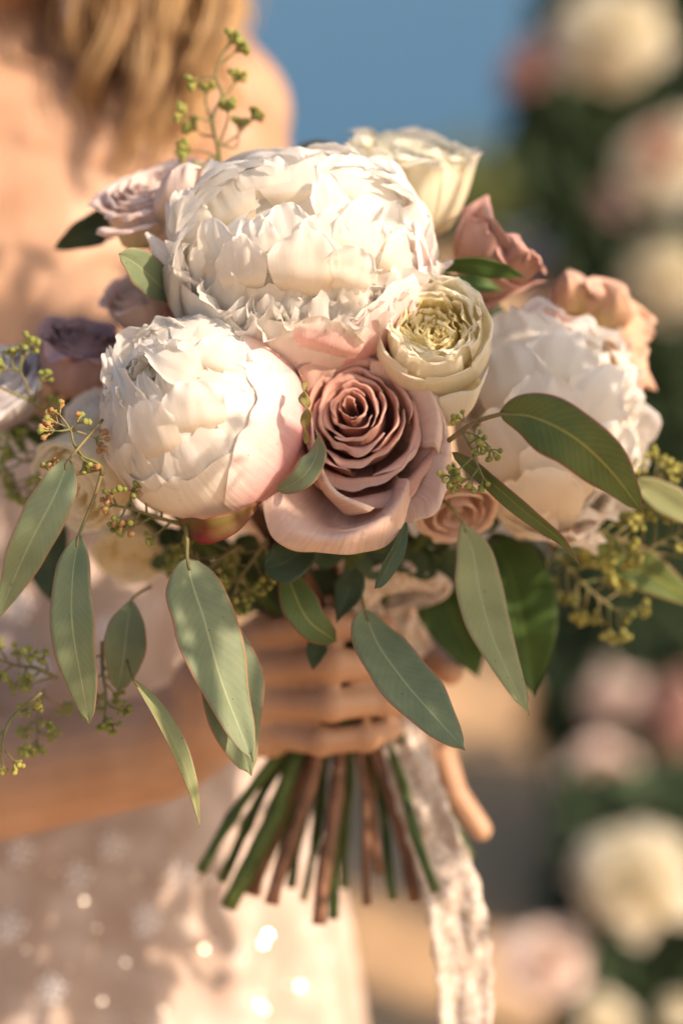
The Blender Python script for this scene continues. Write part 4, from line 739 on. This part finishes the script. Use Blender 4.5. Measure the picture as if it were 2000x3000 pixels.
# sequins and bead flowers on the dress
M_seq = simple('sequin', [(.4, (.9, .82, .7)), (.6, (.95, .88, .78))], rough=.28, metal=.9, bump=0, spec=.8)
half = (SUN_TO + D(0, 0, 1)).normalized(); sq = MB(); rg = random.Random(77)
def front_pt(px, py):
    y0 = min(range(len(rows) - 1), key=lambda k: abs((rows[k][0] + rows[k + 1][0]) / 2 - py)); r0_, r1_ = rows[y0], rows[y0 + 1]; t = (py - r0_[0]) / (r1_[0] - r0_[0])
    xc, hw, hd, dc = [r0_[k] + (r1_[k] - r0_[k]) * t for k in (1, 2, 3, 4)]; x = (px - xc) / hw; return dc - hd * math.sqrt(max(0, 1 - min(1, x * x))) * 1.07
for k in range(150):
    px, py = (rg.uniform(0, 1000), rg.uniform(1650, 3000)); sp = k < 9
    if sp: px, py = ((600, 2780), (368, 2822), (772, 2765), (300, 2935), (760, 2945), (720, 2360), (250, 2640), (480, 2960), (880, 2890))[k]
    d = front_pt(px, py) - .006; nrm = half if sp else (half * .3 + Vector((rg.uniform(-1, 1), -1.2, rg.uniform(-1, 1)))).normalized()
    a = nrm.orthogonal().normalized(); c = nrm.cross(a); ct = P(px, py, d); o = len(sq.v); s = .0011 if not sp else .0016
    sq.v += [PMi @ (ct + (a * math.cos(t * .785) + c * math.sin(t * .785)) * s) for t in range(8)]; sq.uv += [(0, 0)] * 8; sq.f.append(tuple(range(o, o + 8)))
o = sq.build('sequins', M_seq, dress, smooth=False); o['kind'] = 'stuff'

bd = MB()
for cx_, cy_ in ((230, 2570), (30, 2720), (110, 1960), (60, 1780), (330, 2480), (150, 2900), (430, 2700), (320, 1850), (520, 2560), (60, 2500)):
    for k in range(16):
        a = k * 2.4; rr_ = 9 * math.sqrt(k) * 1.25; px, py = cx_ + math.cos(a) * rr_, cy_ + math.sin(a) * rr_; bd.ball(PMi @ P(px, py, front_pt(px, py) - .006), .0016, n=6, m=4)
M_bead = simple('pearl_bead', [(.4, (.80, .82, .84)), (.6, (.88, .89, .90))], rough=.25, bump=0, spec=.6)
o = bd.build('beading', M_bead, dress); o['kind'] = 'stuff'

# hair
hb = MB(); rg = random.Random(5)
for lk in range(60):
    t = rg.random(); sL = rg.random(); L1 = rg.uniform(.62, 1); ph = rg.uniform(0, 6.28); wv = rg.uniform(30, 75); fr = rg.uniform(5, 9); d0 = 1.49 + .11 * t + .03 * abs(sL - .5)
    ye = (170 + 430 * (1 - abs(sL - .5) * 1.1)) * L1; xe = 440 + (sL - .5) * 420
    for k in range(15):
        s = sL + rg.gauss(0, .04); x0 = 235 + 440 * s; o1 = rg.gauss(0, 24); o2 = rg.gauss(0, 1); fly = rg.random() < .12; pts = []
        for i in range(11):
            q = i / 10; x = x0 + (xe - x0) * q ** 1.3 + wv * math.sin(ph + q * fr) * (.25 + q) + o1 * (1 - .5 * q) + (60 * q * o2 if fly else 10 * o2 * q)
            pts.append(tuple(P(x, -420 + (ye + 420) * q, d0 + .012 * math.cos(ph + q * fr) + .003 * o2)))
        path = smooth_path(pts, 20); r = rg.uniform(.0004, .0010); hb.tube([PMi @ p for p in path], [r * (1.05 - .8 * (i / 20) ** 3) for i in range(21)], 4, False)
for k in range(260):                                        # crown of the head, above the frame
    a = rg.uniform(-2.4, 2.4); pts = []
    for i in range(6):
        q = i / 5; th = q * 1.9; pts.append(tuple(P(-90 + math.sin(a) * math.sin(th) * 440, -420 - math.cos(th) * 570, 1.60 - math.cos(a) * math.sin(th) * (.02 if abs(a) < 1.3 else -.105))))
    hb.tube([PMi @ p for p in smooth_path(pts, 10)], .002, 4, False)
o = hb.build('hair', M_hair, person); o['label'] = 'loose wavy golden blond hair falling over her shoulder'

# ------------------------------------------------------------------ ribbon
rb, RM = empty('lace_ribbon', P(1120, 1760, 1.33)); tag(rb, 'cream lace ribbon tied under the flowers with a long trailing end', 'ribbon'); RMi = RM.inverted()
def ribbon(pts, ws, name, nu=12, nv=60, wave=.004, seed=1, scallop=.0, roll=0):
    mb = MB(); P3 = [tuple(P(*p)) for p in pts]
    for j in range(nv + 1):
        v = j / nv; p = Vector(cr(P3, v)); q = Vector(cr(P3, min(1, v + .01))) - Vector(cr(P3, max(0, v - .01))); t = q.normalized(); s = t.cross(CF).normalized(); w = cr([[x] for x in ws], v)[0] * K * 1.34 * .5
        for i in range(nu + 1):
            u = 2 * i / nu - 1; e = 1 + (scallop * math.sin(v * 90) if i in (0, nu) else 0); off = wave * (nz(u * 1.6, v * 7, seed) + .4 * nz(u * 4, v * 16, seed + 3))
            mb.v.append(RMi @ (p + s * (w * u * e) - CF * (off + roll * w * u))); mb.uv.append((i / nu, v))
    mb.f = gridfaces(nu, nv); o = mb.build(name, M_ribbon, rb); md = o.modifiers.new('thickness', 'SOLIDIFY'); md.thickness = .0005
ribbon([(1150, 1990, 1.36), (1175, 2120, 1.348), (1205, 2260, 1.34), (1262, 2430, 1.335), (1320, 2600, 1.33), (1352, 2780, 1.33), (1362, 2950, 1.33), (1362, 3200, 1.33)], (90, 110, 140, 150, 165, 170, 160, 160), 'tail', scallop=.06, seed=3, wave=.007)
ribbon([(1060, 1760, 1.30), (1120, 1700, 1.295), (1220, 1690, 1.295), (1300, 1720, 1.30), (1230, 1745, 1.31), (1120, 1760, 1.32)], (60, 90, 80, 50, 70, 60), 'bow_loop', seed=5, wave=.003, roll=.6)
ribbon([(1080, 1740, 1.315), (1140, 1820, 1.32), (1190, 1870, 1.33), (1240, 1920, 1.345)], (110, 140, 120, 80), 'knot_end', seed=8, wave=.006)
ribbon([(1060, 1740, 1.31), (1100, 1860, 1.315), (1160, 1960, 1.335), (1190, 2060, 1.35)], (80, 100, 100, 80), 'knot_band', seed=11, wave=.005)

# ------------------------------------------------------------------ flower arch at the right
arch, AM = empty('flower_arch', Vector((.45, 3.45, 0))); tag(arch, 'dark green column of foliage of the flower arch at the right edge', 'arch')
arch.location.z = 0; AM = Matrix.Translation(arch.location); AMi = AM.inverted()
fm = MB(); rg = random.Random(9)
M_fol = simple('arch_leaves', [(.3, (.012, .026, .010)), (.7, (.035, .062, .024))], scale=6, rough=.75, transl=.08)
def at_y(px, py, Y): return P(px, py, Y / (math.cos(TILT) + (1500 - py) * K * math.sin(TILT)))
def left_edge(py): return cr([[1720], [1590], [1500], [1640], [1640], [1590], [1560], [1640], [1600], [1520], [1480]], (py + 400) / 4000)[0]
for k in range(15000):
    py = rg.uniform(-900, 3700); e = left_edge(min(max(py, -400), 3600)); px = e + abs(rg.gauss(0, 1)) * 60 + rg.random() ** 1.0 * 620; d = rg.uniform(3.2, 3.7); c = at_y(px, py, d)
    a = Vector((rg.uniform(-1, 1), rg.uniform(-1, 1), rg.uniform(-1, 1))).normalized(); c.z > .02 and fm.quad(AMi @ c, a * rg.uniform(.026, .06), a.orthogonal().normalized() * rg.uniform(.022, .042))
for k in range(5000):
    py = rg.uniform(2300, 3500); px = 1640 + 60 * nz(py * .004, 3) + abs(rg.gauss(0, 1)) * 40 + rg.random() * 500; c = at_y(px, py, rg.uniform(2.45, 2.8))
    a = Vector((rg.uniform(-1, 1), rg.uniform(-1, 1), rg.uniform(-1, 1))).normalized(); c.z > .02 and fm.quad(AMi @ c, a * rg.uniform(.022, .05), a.orthogonal().normalized() * rg.uniform(.018, .034))
o = fm.build('foliage', M_fol, arch, smooth=False); o['kind'] = 'stuff'
mb = MB(); mb.tube([AMi @ Vector((at_y(1950, 1500, 3.6).x, 3.6, 0)), AMi @ at_y(1950, 1500, 3.6), AMi @ at_y(1900, -900, 3.6)], .03, 8); mb.build('post', M_stemb, arch)
def arch_rose(label, px, py, r, mat, d=2.3, seed=1, ax=(-.2, .2, 1), cmat=None):
    d = (d + .72) / (math.cos(TILT) + (1500 - py) * K * math.sin(TILT))
    q = random.Random(seed * 7); f, M = flower('rose', label, px, py, d, (q.uniform(-.7, .3), q.uniform(-.1, .7), .8), 'rose', None); R_ = r * K * d
    rose(f, mat, R_ * .8, R_ * .9, N_=20, rg=random.Random(seed), open_=.35, outer=6, nu=8, nv=8, cmat=cmat, ruf=.25, rag=.05, tight=.04, rim_h=.5, sx=q.uniform(.85, 1.1), sy=q.uniform(.85, 1.1))
arch_rose('big cream rose at the top right of the arch', 1790, 110, 175, M_cream, 2.35, 1)
arch_rose('blurred pink rose left of the big cream rose on the arch', 1545, 185, 90, M_pinkrose, 2.4, 2)
arch_rose('cream rose with apricot heart at the right edge of the arch', 1945, 455, 150, M_cream, 2.3, 3, cmat=M_peach)
arch_rose('dim cream rose at the right edge level with the peach rose', 1935, 820, 130, M_cream, 2.4, 4)
arch_rose('dusky rose in the shade of the arch below the apricot hearted one', 1790, 570, 75, M_mauve, 2.5, 5)
arch_rose('pale blush rose on the arch level with the fingertips', 1800, 2050, 90, M_blushrose, 2.45, 6)
arch_rose('lilac pink rose on the right edge of the arch', 1975, 2090, 110, M_pinkrose, 2.4, 7)
arch_rose('round pink and cream rose low on the arch', 1770, 2280, 120, M_blushrose, 2.3, 8, cmat=M_pinkrose)
arch_rose('big ivory rose low on the arch near the frame corner', 1850, 2580, 160, M_cream, 1.68, 9)
arch_rose('pale pink rose at the foot of the arch beside the ribbon', 1600, 2830, 125, M_blushrose, 1.68, 10)
arch_rose('cream rose at the bottom edge of the arch', 1770, 3010, 90, M_cream, 1.68, 11)
arch_rose('small cream bud in the bottom right corner of the arch', 1990, 2960, 60, M_cream, 1.68, 12)
arch_rose('faint brownish rose on the left fringe of the arch', 1560, 820, 90, M_mauve, 2.6, 13)

# ------------------------------------------------------------------ ground, slope, sea
M_ground = simple('dry_ground', [(.30, (.30, .19, .10)), (.5, (.56, .36, .19)), (.7, (.70, .46, .26))], scale=1.1, rough=.95, bump=.6, dist=.05, detail=8)
def hgt(x, y): return (0 if y < 11 else -(y - 11) * .9) + .02 * nz(x * 1.5, y * 1.5)
mb = MB(); nx, ny = 60, 60; pts_, uv_ = [], []
for j in range(ny + 1):
    y = -12 + 34 * j / ny
    for i in range(nx + 1): x = -20 + 40 * i / nx; pts_.append(Vector((x, y, hgt(x, y)))); uv_.append((i / nx, j / ny))
mb.sheet(pts_, nx, ny, uv_); tag(mb.build('ground', M_ground), kind='structure')
M_sea, nt, pb, out = nodes('sea_water'); tc = N(nt, 'ShaderNodeTexCoord'); no = N(nt, 'ShaderNodeTexNoise'); no.inputs['Scale'].default_value = .35; no.inputs['Detail'].default_value = 6; nt.links.new(tc.outputs['Object'], no.inputs['Vector'])
bp = N(nt, 'ShaderNodeBump'); bp.inputs['Distance'].default_value = .5; bp.inputs['Strength'].default_value = .8; nt.links.new(no.outputs[0], bp.inputs['Height']); nt.links.new(bp.outputs[0], pb.inputs['Normal'])
pb.inputs['Base Color'].default_value = (.03, .115, .21, 1); pb.inputs['Roughness'].default_value = .3
mb = MB(); mb.sheet([Vector((x, y, -10)) for y in (18, 200, 1000, 5500) for x in (-4000, -400, 400, 4000)], 3, 3, [(0, 0)] * 16); tag(mb.build('sea', M_sea), kind='structure')
# low shrubs along the edge of the terrace
M_shrub = simple('shrub_leaves', [(.3, (.05, .07, .02)), (.7, (.13, .15, .05))], scale=2, rough=.8)
def shrub(label, x, y, r, h, seed, n=900, mat=None, group=None):
    rg = random.Random(seed); root, M = empty('shrub', Vector((x, y, hgt(x, y)))); tag(root, label, 'shrub', group); mb = MB(); tk = MB()
    for k in range(n):
        v = Vector((rg.gauss(0, 1), rg.gauss(0, 1), rg.gauss(0, 1))).normalized() * rg.random() ** .4; c = Vector((v.x * r, v.y * r, h * .55 + v.z * h * .5)) * (1 + .2 * nz(v.x * 2, v.y * 2, v.z * 2 + seed))
        a = Vector((rg.uniform(-1, 1), rg.uniform(-1, 1), rg.uniform(-1, 1))).normalized(); mb.quad(c, a * .07, a.orthogonal().normalized() * .05)
    for k in range(5): a = k * 1.26; tk.tube([Vector((0, 0, -.05)), Vector((math.cos(a) * r * .5, math.sin(a) * r * .5, h * .6))], [.02, .008], 6)
    o = mb.build('crown', mat or M_shrub, root, smooth=False); o['kind'] = 'stuff'; tk.build('branch', M_stemb, root)
shrub('grey green shrub at the terrace edge right of the ivory rose', 1.5, 10.6, .9, .55, 1)
shrub('low green shrub at the terrace edge behind the pink rose', .55, 10.7, .6, .42, 2)
shrub('tall dark shrub on the terrace right behind the flower arch', 1.7, 4.6, .8, 1.3, 3, 2200, M_fol)
shrub('dark green shrub low behind the arch beside the ribbon end', .95, 3.4, .38, .55, 4, 900, M_fol)

# overhanging tree standing to the right of the photographer, outside the frame, added for its shade: leaf clumps sit on sun rays to chosen spots
troot, TM = empty('tree', Vector((1.9, -1.0, 0))); tag(troot, 'leafy tree added unseen beside the photographer to dapple the sunlight', 'tree'); TMi = TM.inverted()
rg = random.Random(12); lm = MB(); limb = MB(); hubs = []
for px, py, d, rad, n in ((150, 2250, 1.40, .085, 90), (520, 2180, 1.37, .07, 80), (860, 2010, 1.31, .062, 70), (100, 2700, 1.48, .09, 90), (420, 1900, 1.4, .07, 60), (1080, 1230, 1.19, .022, 14), (60, 1900, 1.48, .05, 30), (560, 1400, 1.19, .016, 8), (1830, 400, 3.0, .24, 40), (1850, 900, 3.0, .22, 40), (1850, 2200, 3.3, .22, 40), (60, 1000, 1.49, .045, 30), (210, 1090, 1.49, .035, 20), (585, 1735, 1.195, .017, 12), (1095, 1820, 1.22, .012, 6), (230, 1830, 1.18, .045, 30), (370, 1890, 1.235, .03, 20), (90, 1570, 1.165, .045, 30), (1375, 1590, 1.238, .018, 7)):
    s_ = rg.uniform(.80, 1.0) if rad > .024 else .47; c = P(px, py, d) + SUN_TO * s_; hubs.append(TMi @ c)
    n = int(n * 1.7); ls = min(1, max(.35, rad / .05))
    for k in range(n):
        q = Vector((rg.gauss(0, .5), rg.gauss(0, .5), rg.gauss(0, .5))) * rad; a = Vector((rg.uniform(-1, 1), rg.uniform(-1, 1), rg.uniform(-1, 1))).normalized(); bq = a.orthogonal().normalized(); lm.quad(TMi @ (c + q), a * rg.uniform(.014, .026) * ls, bq * rg.uniform(.012, .020) * ls)
o = lm.build('foliage', M_fol, troot, smooth=False); o['kind'] = 'stuff'
fork = Vector((0, .25, 1.35)); limb.tube([Vector((0, 0, 0)), Vector((.02, .05, .7)), fork, Vector((.1, .1, 2.6))], [.09, .08, .06, .03], 10)
for h in hubs: limb.tube(smooth_path([tuple(fork), tuple(fork.lerp(h, .6) + Vector((.05, -.05, .10))), tuple(h)], 8), [.016 - .0016 * i for i in range(9)], 5)
limb.build('trunk', M_stemb, troot)
